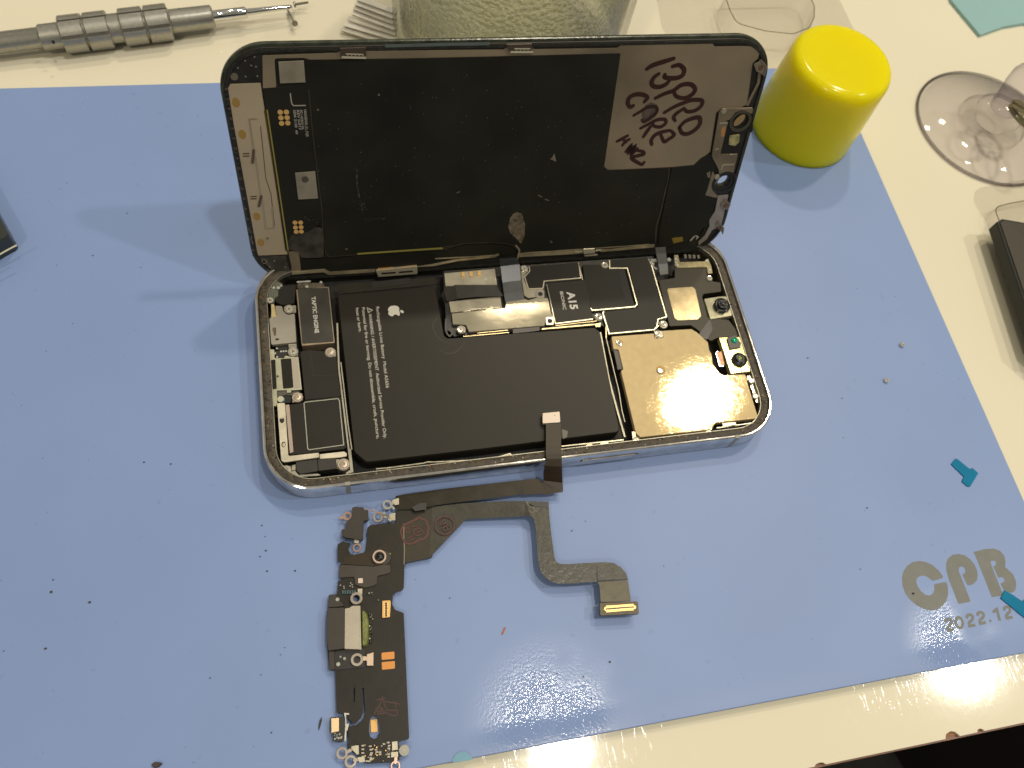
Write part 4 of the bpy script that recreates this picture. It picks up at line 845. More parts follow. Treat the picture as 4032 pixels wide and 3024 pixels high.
# ================================================================== CHARGING PORT FLEX on the mat
zf = ZM + 1.7
fx = empty('charging_port_flex', (45, -32, ZM), 'removed charging port flex board with long folded ribbons, below the phone on the blue mat', 'flex cable')
def arc(cx, cy, r, a0, a1, n=8): return [(cx + r * math.cos(math.radians(a0 + (a1 - a0) * i / n)), cy + r * math.sin(math.radians(a0 + (a1 - a0) * i / n))) for i in range(n + 1)]
bd_pix = I(545,505,570,480,720,462,790,462,800,350,1060,320,1115,325,1110,765,870,812,862,1030,845,1052,800,1060,768,1095,762,1170,790,1220,845,1238,862,1250) + K(875,600,890,950,910,1395,900,1410,820,1430,825,1590,760,1610,540,1622,378,1480,378,1290,420,1275,350,1190,278,1172,265,810,212,800,192,560,190,330,205,262,208,150,285,145) + I(290,965,350,952,300,942,305,820,335,800,288,800,285,650,330,622,400,640,378,690,400,735,490,742,525,720,545,600)
holes = []
for q, r_ in ((K(450,180), .85), (K(455,715), .85)):
    x, y = PH.p2(*q[0], zf); holes.append([(x + r_ * math.cos(a), y + r_ * math.sin(a)) for a in [2 * math.pi * i / 16 for i in range(16)]])
holes.append(ccw([PH.p2(*p, zf) for p in K(605,1205,640,1225,652,1270,655,1350,635,1395,600,1405,570,1385,560,1340,562,1250,575,1215)]))
holes.append(ccw([PH.p2(*p, zf) for p in K(502,960,516,965,520,1080,528,1180,505,1240,450,1285,388,1295,385,1285,440,1270,490,1225,508,1170,505,1080)]))
holes.append(ccw([PH.p2(*p, zf) for p in K(425,960,438,960,436,1060,430,1100,424,1060)]))
fbo = MB().plate(bd_pix, zf, .25, .3, .06, holes).build('flex_board', flexd, fx)
MB().plate(I(868,470,1110,330,1115,430,1105,560,1080,768,870,812), zf + .05, .06, .2).build('grey_overlay', flexg if False else mat('olive_flex_film', (.036, .031, .019), .4, 0, .15, 150, .1, 700, spec=.3), fbo)
ZR = 2.2
rbn = MB(); rbn.strip([(I(1108,322)[0], I(1080,772)[0], zf + .1), (I(1250,305)[0], I(1245,600)[0], zf + .35), (I(1400,290)[0], I(1405,430)[0], zf + .7), (J(400,272)[0], J(400,412)[0], zf + 1.3), (J(600,272)[0], J(590,402)[0], zf + 1.7)], .12)
rbn.strip([(J(597,272)[0], J(587,402)[0], zf + 1.72), (J(795,276)[0], J(640,402)[0], zf + ZR), (J(800,345)[0], J(668,425)[0], zf + ZR), (J(806,430)[0], J(684,500)[0], zf + ZR), (J(820,560)[0], J(692,610)[0], zf + ZR), (J(840,700)[0], J(700,740)[0], zf + ZR), (J(848,760)[0], J(710,830)[0], zf + ZR), (J(862,796)[0], J(728,885)[0], zf + ZR), (J(885,815)[0], J(765,935)[0], zf + ZR), (J(925,822)[0], J(815,972)[0], zf + ZR), (J(985,820)[0], J(870,990)[0], zf + ZR), (J(1100,812)[0], J(1000,990)[0], zf + ZR), (J(1225,806)[0], J(1218,974)[0], zf + ZR)], .14)
rbn.plate(J(1222,806,1305,803,1370,812,1430,850,1475,905,1488,960,1224,973), zf + ZR - .005, .14, .2, .03)
rb_o = rbn.build('ribbon', flexg, fx)
MB().plate(J(1222,975,1488,962,1495,1020,1515,1145,1250,1152,1240,1010), zf + ZR - .1, .12, .2, .03).build('ribbon_tail', mat('striped_flex', (.085, .075, .045), .35, .2, .2, 600), fx)
MB().line(J(1215,960,1218,840), .15, zf + ZR + .02, .02, cap=False).build('fold_line', MATS['seam_dark'], rb_o)
MB().line(J(1225,968,1488,952), .3, zf + ZR + .02, .03, cap=False).build('fold_line', MATS['seam_dark'], rb_o)
cb = MB().plate(J(1242,1158,1560,1145,1575,1150,1585,1245,1575,1255,1255,1270,1245,1262), zf + ZR + .35, 1.3, .3, .1).build('connector_block', mat('connector_olive', (.075, .062, .032), .35, .3, .2, 500), fx)
cg = MB(); cg.line(J(1285,1212,1290,1200,1540,1182,1552,1192,1548,1205,1295,1225), .32, zf + ZR + .5, .2, closed=True); cg.line(J(1300,1188,1530,1173), .22, zf + ZR + .45, .12); cg.line(J(1300,1236,1535,1218), .22, zf + ZR + .45, .12)
cg.build('contact_frame', gold, cb)
pn = MB()
for i in range(22):
    t = i / 21; a = np.array(J(1300,1186)[0]) * (1 - t) + np.array(J(1532,1170)[0]) * t; b = np.array(J(1302,1238)[0]) * (1 - t) + np.array(J(1534,1220)[0]) * t
    pn.disc(tuple(a), .13, zf + ZR + .55, .15, n=6); pn.disc(tuple(b), .13, zf + ZR + .55, .15, n=6)
pn.each('contact_pin', gold, cb)
dkf = MB().plate(J(620,285,745,275,795,282,798,338,760,320,680,322,640,300), zf + ZR + .06, .05, .2).build('dark_tape', mat('dark_tape2', (.03, .03, .026), .35), rb_o)
# upper ribbon: runs right, folds up over the phone's edge and ends in a small connector on the battery
tr_ = MB()
tr_.strip([(I(790,228)[0], I(800,348)[0], zf + .35), (I(870,212)[0], I(1000,340)[0], zf + .6), (I(1150,172)[0], I(1160,305)[0], zf + .8), (I(1500,132)[0], I(1500,262)[0], zf + 1.1), (I(1905,85)[0], I(1905,210)[0], zf + 1.2)], .12)
tr_.build('ribbon', mat('striped_dark_flex', (.028, .023, .013), .33, .05, .18, 300, spec=.3), fx)
t2 = MB(); t2.strip([(H(355,1302)[0], H(355,1435)[0], zf + 1.25), (H(480,1292)[0], H(480,1425)[0], zf + 1.3), (H(510,1312)[0], H(575,1428)[0], zf + 1.35), (H(540,1325)[0], H(640,1417)[0], zf + 1.4), (H(560,1340)[0], H(702,1410)[0], zf + 1.45)], .12)
t2.strip([(H(552,815)[0], H(684,812)[0], .1), (H(553,900)[0], H(684,890)[0], .35), (H(553,1000)[0], H(685,1000)[0], .75), (H(553,1080)[0], H(686,1078)[0], .9), (H(556,1120)[0], H(690,1120)[0], .8), (H(542,1180)[0], H(692,1190)[0], .0), (H(530,1240)[0], H(694,1260)[0], -2.2), (H(532,1310)[0], H(698,1330)[0], -4.3), (H(540,1345)[0], H(702,1405)[0], zf + 1.45)], .12)
t2.build('ribbon', flexb, fx)
e5 = MB().plate(H(523,722,672,708,678,795,672,803,530,812,523,805), .35, 1.1, .25, .1).build('connector', mat('pale_connector', (.55, .47, .40), .4, .3), fx)
MB().disc(H(628,742)[0], .13, .37, .03, n=8).build('dot', pit, e5)
# parts on the board
q = MB(); q.plate(I(412,330,435,320,510,325,520,350,552,348,556,430,540,442,512,440,508,600,495,612,360,592,325,575,318,520,345,515,358,500,355,462,412,402), zf + 1.3, 1.6, .25, .12); q.build('microphone_cover', mat('brownish_black', (.024, .019, .014), .4, 0, .15, 300), fx)
q = MB(); q.plate(I(302,825,600,842,700,820,745,832,748,890,720,905,632,925,628,995,600,1010,520,1028,440,1000,430,932,300,940), zf + .45, .4, .35, .08); q.build('cover_film', mat('brown_cover', (.038, .028, .018), .42, 0, .15, 200), fx)
q = MB(); q.plate(I(340,760,600,700,700,640,735,680,740,830,600,840,305,818,335,800), zf + .2, .15, .2, .04); q.build('brown_film', flexb, fx)
MB().plate(I(465,945,505,943,507,985,464,987), zf + .75, .3, .08, .04).build('test_pad', mat('pink_white_pad', (.72, .58, .50), .4), fx)
x, y = PH.p2(*I(650,755)[0], zf + 1.2)
rg_ = revolve('port_ring', [(1.85, zf), (1.85, zf + 1.0), (1.75, zf + 1.2), (1.35, zf + 1.2), (1.2, zf + 1.0), (1.15, zf + .2), (0, zf + .2)], [mat('pink_beige_ring', (.62, .48, .38), .3, .7)], fx, 40, (x, y, 0))
revolve('port_lens', [(1.13, zf + .6), (.8, zf + .85), (0, zf + .95)], lensm, rg_, 24, (x, y, 0))
MB().disc(I(690,765)[0], 1.9, zf + .6, .6, .2, n=24).build('port_seat', mat('seat_brown', (.03, .024, .018), .4), fx)
MB().plate(I(732,725,747,725,747,775,732,778), zf + .5, .3).build('yellow_dot', mat('yellow_spot', (.5, .5, .08), .4), fx)
# socket
q = MB(); q.plate(K(200,262,350,258,350,620,205,640,190,560,190,330), zf + 1.5, 3.0, .4, .25); q.plate(K(208,150,270,150,350,250,205,262), zf + .8, 2.3, .3, .15); q.plate(K(208,640,258,640,262,805,212,800), zf + .8, 2.3, .3, .15); so = q.build('socket_shell', mat('socket_black', (.030, .024, .016), .42, 0, .12, 200), fx)
q = MB(); q.plate(K(258,640,520,620,520,780,262,805), zf + .3, .2, .2); q.build('dark_tape', blackpl, fx)
q = MB(); q.plate(K(348,268,390,262,410,245,480,243,488,628,345,622), zf + 1.7, 3.0, .15, .15); so2 = q.build('socket_metal', mat('socket_metal', (.40, .36, .29), .42, .6, .06, 300), fx)
MB().line(K(479,246,488,628), .26, zf + 1.78, .3, cap=False).build('metal_edge', mat('bright_lip', (1,1,1)), so2)
MB().plate(K(492,290,515,278,545,320,560,400,558,540,545,590,495,605), zf + 1.3, 1.4, .8, .6).build('sealant', greensl, fx)
sdm = MATS['bright_solder']; random.seed(5)
q = MB()
for i in range(26): p = K(575 + random.gauss(0, 8), 320 + i * 10 + random.gauss(0, 3))[0]; q.disc(p, random.uniform(.15, .38), zf + random.uniform(.4, .7), .6, .12, n=7, mi=random.choice([0, 1, 1]), sy=random.uniform(.5, 1), rot=random.random() * 3)
q.build('solder_row', [sdm, mat('flux_dark', (.05, .045, .03), .3)], fx)
q = MB(); 
for p_, r_ in (((285,190), .55), ((345,705), .4), ((290,755), .55), ((310,690), .3), ((560,135), .25), ((583,130), .2), ((640,195), .18)): q.disc(K(*p_)[0], r_, zf + .9, .8, .2, n=9)
q.each('solder_blob', sdm, fx)
gc = MB().plate(K(675,202,745,198,750,215,742,345,680,352,674,345), zf + .5, .4, .15, .08).build('board_connector', goldflat, fx)
q = MB()
for i in range(9):
    for sx in (693, 724): q.plate(K(sx-9,220+i*14,sx+9,219+i*14,sx+9,227+i*14,sx-9,228+i*14), zf + .6, .12, .03)
q.line(K(708,225,708,335), .45, zf + .58, .05, mi=1); q.each('contact_pin', [gold, pit], gc)
q = MB()
q.plate(K(668,655,780,645,782,708,670,718), zf + .05, .04, .2); MB().plate(K(668,655,780,645,782,708,670,718), zf + .05, .05, .25).build('copper_pad', copper, fx); MB().plate(K(670,737,785,727,785,793,673,803), zf + .05, .05, .25).build('copper_pad', copper, fx)
q = MB(); q.plate(K(540,668,600,650,598,768,540,768), zf + .8, .8, .1, .1); q.line(K(505,705,545,705), 1.0, zf + .7, .4, cap=False); q.build('grounding_tab', mat('beige_tab', (.60, .46, .34), .35, .6), fx)
q = MB(); q.plate(K(570,1238,632,1232,636,1345,575,1350), ZM + .4, .3, .2, .06); q.build('gold_pad', goldflat, fx)
# microphone pod on its stalk
q = MB(); q.plate(K(222,1215,352,1212,352,1300,340,1420,320,1435,250,1425,238,1350,225,1340), zf + .5, 1.1, .3, .12); po = q.build('microphone_pod', blackpl, fx)
MB().plate(K(230,1225,298,1222,298,1338,232,1352), zf + .62, .2, .1, .05).build('gold_cap', mat('pale_gold_cap', (.85, .62, .36), .35, .7), po)
q = MB(); 
for _ in range(16): p = K(random.uniform(250, 325), random.uniform(1355, 1415))[0]; q.disc(p, random.uniform(.1, .25), zf + .62, .2, .05, n=6)
q.each('solder_blob', sdm, po)
q = MB(); q.line(K(352,1190,358,1300,352,1420), .35, zf + .2, .3); q.plate(K(340,1180,385,1180,385,1195,345,1196), zf + .3, .3); q.plate(K(362,1275,385,1272,372,1330,362,1340), zf + .3, .3); q.build('stalk', mat('pale_stalk', (.55, .55, .48), .4, .4), fx)
# components at the lower end
q = MB(); random.seed(8)
for (x0, y0, n_, dx, dy) in ((505,1465,4,0,32),(575,1545,4,0,14),(655,1540,3,0,-18),(735,1465,3,-4,24),(570,1470,3,5,30),(620,1500,2,8,20),(690,1450,3,18,-6),(540,1600,2,20,0),(730,1540,2,0,22)):
    for i in range(n_): 
        x, y = x0 + dx * i, y0 + dy * i; q.plate(K(x-12,y-7,x+12,y-9,x+13,y+6,x-11,y+8), zf + .45, .4, .05, .05, mi=random.choice([0, 0, 1]))
for _ in range(24): q.disc(K(random.uniform(500, 760), random.uniform(1450, 1600))[0], random.uniform(.12, .2), zf + .3, .3, .04, n=6, mi=random.choice([0, 1, 2]))
q.each('capacitor', [mat('cap_pale', (.45, .42, .34), .4, .3), mat('cap_dark', (.05, .045, .035), .4), gold], fx)
q = MB()
for i in range(6): x = 332 + i * 21; q.plate(I(x-8,1048,x+8,1047,x+8,1080,x-8,1082), zf + .5, .4, .04, .05)
for p in ((400,985),(412,1000),(395,1010),(340,1015),(342,1030),(310,1005),(415,1020)): q.disc(I(*p)[0], .2, zf + .45, .3, .05, n=6, mi=1)
q.each('capacitor', [mat('teal_capacitor', (.05, .10, .11), .4), sdm], fx)
q = MB(); q.plate(K(440,1462,470,1460,472,1538,455,1545,405,1490,405,1470), zf + .5, .4, .1, .06); q.plate(K(458,1565,522,1560,525,1605,475,1612), zf + .5, .4, .1, .06); q.plate(K(758,1430,808,1425,812,1500,760,1508), zf + .5, .4, .1, .06); q.plate(K(750,1520,812,1515,815,1560,752,1568), zf + .5, .4, .1, .06)
q.plate(I(735,385,790,372,788,440,740,440), zf + .6, .4, .1, .06); q.plate(I(780,255,820,245,822,300,782,308,780,290,762,285,762,265), zf + .9, .4, .1, .06); q.plate(I(430,600,475,592,470,640,430,636), zf + .6, .3, .1, .06); q.plate(I(460,1035,503,1033,500,1090,462,1072), zf + .7, .3, .1, .06)
q.each('soldered_tab', mat('tab_metal', (.46, .42, .32), .38, .6, .15, 400), fx)
ey = mat('eyelet_metal', (.64, .56, .47), .26, .85, .1, 400)
eym = {}
def eyelet(q, ro, ri, z, m=ey, tail=None, rot=0.):
    b = MB(); b.disc(q, ro, z, .35, .12, hole=ri, n=30)
    if tail: b.line([q_ for q_ in tail], .7, z - .05, .25)
    return b.build('eyelet', m, fx)
pk = redcopper; sv = mat('silver_eyelet', (.74, .72, .64), .2, .9)
eyelet(K(450,180)[0], 1.55, .85, zf + 1.5); eyelet(K(455,715)[0], 1.55, .85, zf + 1.2, ey); eyelet(I(720,303)[0], 1.3, .75, zf + .9, sv, I(755,300,785,275)); eyelet(I(638,412)[0], 1.35, .85, zf + .3, ey, I(680,405,740,420))
eyelet(I(455,678)[0], 1.15, .7, zf + .2, pk); eyelet(I(372,402)[0], 1.2, .6, zf + .2, pk, I(345,412,312,418)); eyelet(K(325,1530)[0], 1.35, .8, zf + .1, ey, K(365,1520,405,1500)); eyelet(K(398,1602)[0], 1.4, .8, zf + .1, ey, K(435,1590,460,1585))
eyelet(K(790,1640)[0], 1.15, .75, zf + .2, pk, K(790,1610,795,1570))
q = MB(); q.disc(K(865,1505)[0], 1.3, zf + .5, .5, .3, n=28); q.disc(K(865,1505)[0], .8, zf + .75, .4, .3, n=24); q.build('eyelet_dome', mat('dome_silver', (.74, .72, .64), .15, .9), fx)
q = MB(); q.line(I(530,340,620,365,690,385,745,420), .25, zf + 1.0, .25, smooth=True); q.build('thin_wire', pk, fx)
q = MB(); 
for p in ((690,375),(705,395),(715,405),(700,410),(735,430),(745,440),(775,335),(765,322)): q.disc(I(*p)[0], .35, zf + 1.0, .5, .15, n=7)
q.each('solder_blob', sdm, fx)
q = MB(); q.line(I(865,470,862,560,868,700,865,820), .22, zf + .12, .04); q.build('fold_line', mat('pale_crease', (.24, .21, .14), .4), fx)
q = MB(); q.plate(I(930,325,1000,290,1060,285,1062,310,1055,345,960,360), zf + 1.1, .15, .3, .05); q.plate(I(1040,300,1055,300,1057,352,1046,352), zf + 1.15, .1); q.build('dark_tape', mat('dark_tape2', (1,1,1)), fx)
# stamps and pen marks
q = MB(); zq = zf + .16
q.line(ST(210,680,260,610,400,540,560,460,700,390,820,330,900,390,1000,410,1060,470,1080,560,1140,670,1110,800,1100,920,1040,1010,930,1100,830,1090,760,1140,620,1220,450,1255,300,1190,240,1100,200,1000,170,860,180,760), .55, zq, .02, closed=True)
for s_ in (ST(520,640,700,650,850,620), ST(790,600,790,680), ST(860,720,740,710,640,760,600,830,640,910,720,960,800,950,880,910), ST(720,870,850,790,960,840,950,900), ST(300,720,420,690,430,740), ST(330,790,400,860,470,800,430,760), ST(420,1050,600,960), ST(450,1130,620,1080,600,1040)): q.line(s_, .3, zq + .004, .02, smooth=len(s_) > 2)
q2 = [(1695 + 330 * math.cos(a), 610 + 310 * math.sin(a)) for a in [2 * math.pi * i / 32 for i in range(32)]]
zq = zf + .78; q.line([ST(x, y)[0] for x, y in q2], .3, zq, .02, closed=True)
for s_ in (ST(1680,380,1530,590,1790,530), ST(1600,480,1660,560)): q.line(s_, .26, zq + .004, .02)
q.line([ST(1715 + 75 * math.cos(a), 725 + 75 * math.sin(a))[0] for a in [2 * math.pi * i / 14 for i in range(14)]], .24, zq + .004, .02, closed=True)
q.line(ST(1740,630,1810,590,1880,640,1890,710,1860,740,1800,760), .24, zq + .004, .02, smooth=True)
q.build('ink_stamp', stampm, fx)
q = MB(); zq = zf + .05
for s_ in (HW(560,320,820,250,900,240), HW(800,180,860,400,960,680), HW(760,300,680,560,560,700,470,900,430,1010), HW(930,380,1200,440,1560,490,1600,540), HW(1450,430,1440,650), HW(480,760,700,680,860,800), HW(620,860,900,900,1060,980,1240,1050,1450,1080), HW(960,800,1300,830,1520,830,1530,1050), HW(600,1000,900,980), HW(740,700,740,980), HW(560,780,600,960)):
    q.line(s_, .34, zq, .02, smooth=True); zq += .002
q.build('pen_mark', mat('dark_red_pen', (.045, .012, .008), .45), fx)

# ================================================================== OTHER THINGS ON THE TABLE
# yellow cap
yc = revolve('yellow_cap', [(0, .2), (18.3, .2), (18.9, 0), (19.2, .3), (19.1, 1.2), (18.75, 10), (18.25, 20), (17.8, 28.3), (17.65, 30.2), (17.2, 31.6), (16.3, 32.6), (15, 33.05), (13, 33.2), (7, 33.15), (0, 33.1)],
             mat('glossy_yellow_plastic', (.76, .655, .004), .14, 0, .02, 20, .05, 200, spec=.22, sss=.9), None, 96, (197.4, 119.7, ZM), ang=1.2)
tag(rebase(yc), 'glossy yellow plastic cap standing upside down on the corner of the blue mat', 'cap')

# screwdriver
zx = -ZT + 5.6
pa = np.array(PH.p2(*L(0,372)[0], zx)); pb = np.array(PH.p2(*L(1860,142)[0], zx)); ax = (pb - pa) / np.linalg.norm(pb - pa)
def along(px): q = np.array(PH.p2(*px, zx)); return float((q - pa) @ ax)
sd_ = empty('screwdriver', (*pa, -ZT), 'grey metal precision screwdriver with ridged grip lying on the cream table', 'screwdriver')
AX = (ax[0], ax[1], 0); O3 = (pa[0], pa[1], zx)
grey = mat('anodised_grey', (.40, .39, .34), .33, .8, .08, 900, .12, 4000)
s0, s1 = along(L(350,335)[0]), along(L(535,315)[0]); g0, g1, g2_, g3 = along(L(535,310)[0]), along(L(965,262)[0]), along(L(1060,250)[0]), along(L(1490,205)[0]); h1 = along(L(1860,150)[0])
body = revolve('handle', [(0, -60), (3.3, -60), (3.35, s0 - .3), (3.6, s0), (4.1, s0 + .5), (4.1, s1), (4.2, g0), (4.7, g0 + .2), (4.7, g3 - .2), (3.9, g3 + .3), (3.75, h1 - .5), (3.3, h1), (0, h1)], grey, sd_, 56, O3, AX)
def pad_ring(a, b):
    vs, fs = [], []; n = 6
    Rm = Vector((0, 0, 1)).rotation_difference(Vector(AX)).to_matrix()
    for k in range(n):
        c0, c1 = 2 * math.pi * k / n + .24, 2 * math.pi * (k + 1) / n + .10; seg = 7; ch = .35; base = len(vs)
        def P_(ang, r, h): return tuple(MM(Vector(O3) + Rm @ Vector((r * math.cos(ang), r * math.sin(ang), h))))
        for ring, (r, dh, da) in enumerate(((4.5, 0, 0), (5.55, 0, 0), (5.95, ch, .05))):
            for i in range(seg): t = i / (seg - 1); vs.append(P_(c0 + da + (c1 - c0 - 2 * da) * t, r, a + dh))
            for i in range(seg): t = i / (seg - 1); vs.append(P_(c0 + da + (c1 - c0 - 2 * da) * (1 - t), r, b - dh))
        m_ = 2 * seg
        for ring in range(2):
            for i in range(m_): j = (i + 1) % m_; fs.append((base + ring * m_ + i, base + ring * m_ + j, base + (ring + 1) * m_ + j, base + (ring + 1) * m_ + i))
        t0 = base + 2 * m_
        for i in range(seg - 1): fs.append((t0 + i, t0 + i + 1, t0 + m_ - 2 - i, t0 + m_ - 1 - i))
    me = bpy.data.meshes.new('grip_pads'); me.from_pydata(vs, [], fs); o = link('grip_pad', me, grey, body)
    bm = bmesh.new(); bm.from_mesh(me); bmesh.ops.recalc_face_normals(bm, faces=bm.faces); bm.to_mesh(me); bm.free()
    me.polygons.foreach_set('use_smooth', [True] * len(me.polygons)); me.set_sharp_from_angle(angle=.35)
m1, m2 = (g0 + g1) / 2, (g2_ + g3) / 2
for a, b in ((g0 + .2, m1 - .25), (m1 + .25, g1 - .1), (g2_ + .1, m2 - .25), (m2 + .25, g3 - .2)): pad_ring(a, b)
chrome = mat('chrome_shaft', (.80, .79, .76), .10, 1)
e1, e2_ = along(L(2140,85)[0]), along(M(770,48)[0])
shf = revolve('shaft', [(1.9, h1 - 1), (1.9, e1 - .4), (1.6, e1), (1.15, e1 + .3), (.8, e2_ - 3), (.6, e2_), (0, e2_)], chrome, sd_, 32, O3, AX)
for p_, r_ in ((L(468,375), .5), (L(1562,95), .85)):
    q = PH.p2(*p_[0], zx + 3.2); MB().disc(q, r_, zx + (3.95 if r_ < .8 else 3.6), .6, 0, px=False, n=18).build('dimple', pit, body)
# two tiny screws: one held by the tip, one hanging beside it
def long_screw(name, a, b, label):
    a3 = Vector((*PH.p2(*a, zx - 2.5), zx - 2.5)); b3 = Vector((*PH.p2(*b, zx - 4.6), zx - 4.6)) if name == 'h' else Vector((*PH.p2(*b, zx - 2.5), zx - 2.5))
    d = b3 - a3; l = d.length; prof = [(0, 0), (1.0, .0), (1.05, .35), (.9, .6), (.45, .65)]
    k = int((l - .8) / .35)
    for i in range(k): prof += [(.48, .7 + i * .35), (.36, .87 + i * .35)]
    prof += [(0, l)]
    o = revolve('loose_screw', prof, mat('steel_dark', (.30, .28, .23), .3, .9, .2, 900), None, 14, tuple(a3), tuple(d.normalized()))
    return tag(rebase(o), label, 'screw', 'loose screws')
long_screw('t', M(790,40)[0], M(922,20)[0], 'thin screw stuck end on to the screwdriver tip')
long_screw('h', M(800,208)[0], M(738,85)[0], 'small dark screw hanging down slantwise from the screwdriver tip')

# textured glass jar behind the screen
def dimpled():
    """pressed glass: half refracting, half see-through, with a net of dimples"""
    m_ = clear('dimpled_glass', (.93, .95, .90), .96, .05, 1., 420, .45, True); n = m_.node_tree; out = n.nodes['Material Output']; cur = out.inputs[0].links[0].from_socket
    g = n.nodes.new('ShaderNodeBsdfGlass'); g.inputs['IOR'].default_value = 1.45; g.inputs['Roughness'].default_value = .03; g.inputs['Color'].default_value = (.98, .985, .98, 1)
    t = n.nodes.new('ShaderNodeTexCoord'); z = n.nodes.new('ShaderNodeTexVoronoi'); z.inputs['Scale'].default_value = 640; z.feature = 'SMOOTH_F1'; z.inputs['Smoothness'].default_value = .6
    bp = n.nodes.new('ShaderNodeBump'); bp.inputs['Distance'].default_value = .0011; bp.inputs['Strength'].default_value = 1; n.links.new(t.outputs['Object'], z.inputs['Vector']); n.links.new(z.outputs[0], bp.inputs['Height']); n.links.new(bp.outputs[0], g.inputs['Normal'])
    mx = n.nodes.new('ShaderNodeMixShader'); mx.inputs[0].default_value = .45; n.links.new(cur, mx.inputs[1]); n.links.new(g.outputs[0], mx.inputs[2]); n.links.new(mx.outputs[0], out.inputs[0]); return m_
jarm = dimpled(); jarc = clear('clear_glass', (.98, .985, .975), .99, .03, .3, 60, .62)
jr = empty('glass_jar', (94, 169, -ZT), 'clear dimpled glass jar standing behind the top edge of the lifted screen', 'jar')
revolve('jar_wall', [(0, .1), (34, .1), (38, .8), (40.8, 3.5), (42, 8), (42.3, 20), (42.2, 45), (41, 62), (39, 70), (36, 76), (34.5, 76), (37, 70), (39, 62), (40, 45), (40, 20), (39.4, 9), (37.5, 5), (33, 3.6), (0, 3.4)], jarc, jr, 96, (94, 169, -ZT))
revolve('jar_texture', [(39.2, 7), (39.6, 20), (39.6, 45), (38.8, 60)], jarm, jr, 96, (94, 169, -ZT), smooth=True)
revolve('liquid', [(0, 3.6), (32, 3.8), (37.0, 5.3), (39, 9), (39.6, 20), (39.6, 22), (38.8, 21.4), (0, 21.4)], clear('pale_liquid', (.975, .965, .90), .975, .02, 0, 1, .8), jr, 72, (94, 169, -ZT))

# stack of pale strips beside the jar
bs_ = empty('strip_stack', (45, 178, -ZT), 'fan of pale translucent plastic strips lying between the screwdriver and the glass jar', 'plastic strips')
palem = mat('pale_strip', (.60, .56, .47), .35, 0, .06, 200); palew = mat('white_strip', (.78, .75, .66), .3, 0, .04, 200)
for i, (q, z_) in enumerate(((M(1330,20,1680,150), 7), (M(1315,62,1680,200), 6), (M(1300,105,1680,245), 5), (M(1262,155,1680,290), 4), (M(1235,205,1680,335), 3), (M(1205,245,1680,390), 2), (M(1345,-20,1680,100), 8))):
    MB().line(q, 2.1, -ZT + z_, .35, cap=False).build('strip', palem if i % 2 else palew, bs_)
    MB().line([(a + 3, b + 9) for a, b in q], .8, -ZT + z_ - .4, .3, cap=False).build('strip', mat('shaded_strip', (.30, .275, .22), .5), bs_)  # darker copy of each strip, the shade between strips put into its colour
# clear blister tray behind the yellow cap
cpl = clear('clear_blister_plastic', (.995, .99, .985), .995, .05, .25, 90, .75)
def blister(name, pix, inner_pix, hgt, label):
    root_p = np.mean([PH.p2(*p, -ZT) for p in pix], axis=0); r_ = empty(name, (*root_p, -ZT), label, 'blister tray', 'clear plastic blister trays')
    out = fillet(ccw([PH.p2(*p, -ZT) for p in pix]), 5, 6); inn = fillet(ccw([PH.p2(*p, -ZT + hgt) for p in inner_pix]), 4, 6)
    fl_ = MB(); fl_.poly(out, -ZT + .2, -ZT + .55, .1, bottom=True); fl_.build('tray_flange', cpl, r_)
    dm = MB(); lo_ = inset(inn, -.9); n = len(inn); base = 0
    vs = [MM((x, y, -ZT + .6)) for x, y in lo_] + [MM((x, y, -ZT + hgt - .5)) for x, y in inset(inn, -.15)] + [MM((x, y, -ZT + hgt)) for x, y in inset(inn, .35)]
    fs = [(k * n + i, k * n + (i + 1) % n, (k + 1) * n + (i + 1) % n, (k + 1) * n + i) for k in range(2) for i in range(n)]
    fs.append(tuple(range(2 * n, 3 * n)))
    me = bpy.data.meshes.new('dome'); me.from_pydata([tuple(v) for v in vs], [], fs); link('tray_dome', me, cpl, r_)
    rim_ = MB(); rim_.line(inn, .35, -ZT + hgt + .05, .12, closed=True, px=False); rim_.build('tray_rim', clear('plastic_edge_' + name[:1] + str(len(MATS)), (.80, .77, .68), .72, .08, 0, 1, .5), r_)
    return r_
blister('blister_tray', O(-200,-60,960,-60,1010,20,1090,190,1200,330,700,560,200,560,-150,200), O(250,-50,800,-60,840,40,840,110,810,180,700,222,520,202,335,152,290,70), 9, 'clear blister tray lying behind the yellow cap, its dome catching a lamp')
blister('blister_tray', AA(740,420,770,300,860,240,1100,180,1836,60,2600,0,2600,1900,1300,1900,1060,1060,740,560), AA(1180,650,1500,560,2300,420,2500,1500,1500,1500,1400,1180), 5, 'clear blister tray on the table under the suction cup rim and beside the black box')

# suction cup
cx, cy = 277.5, 117.5
suc = empty('suction_cup', (cx, cy, -ZT), 'clear plastic suction cup with a wire ring through its knob on the cream table', 'suction cup')
sm_ = clear('suction_plastic', (.98, .97, .985), .985, .04, .15, 60, .50)
revolve('cup', [(28.5, .2), (28.6, .9), (27.5, 1.8), (24, 3.4), (18, 5.2), (12, 6.6), (9.0, 7.6), (8.7, 9.6), (8.1, 10.2), (7.2, 10.4), (0, 10.4)], sm_, suc, 96, (cx, cy, -ZT))
tube('cup_rim', [Vector((cx + 28.4 * math.cos(2 * math.pi * i / 120), cy + 28.4 * math.sin(2 * math.pi * i / 120), -ZT + .75)) for i in range(120)], .55, clear('rim_plastic', (.80, .78, .80), .85, .05, 0, 1, .45), suc)
revolve('inner_cup', [(27.2, .3), (20, 2.8), (14, 3.8), (0, 4.4)], sm_, suc, 96, (cx, cy, -ZT))
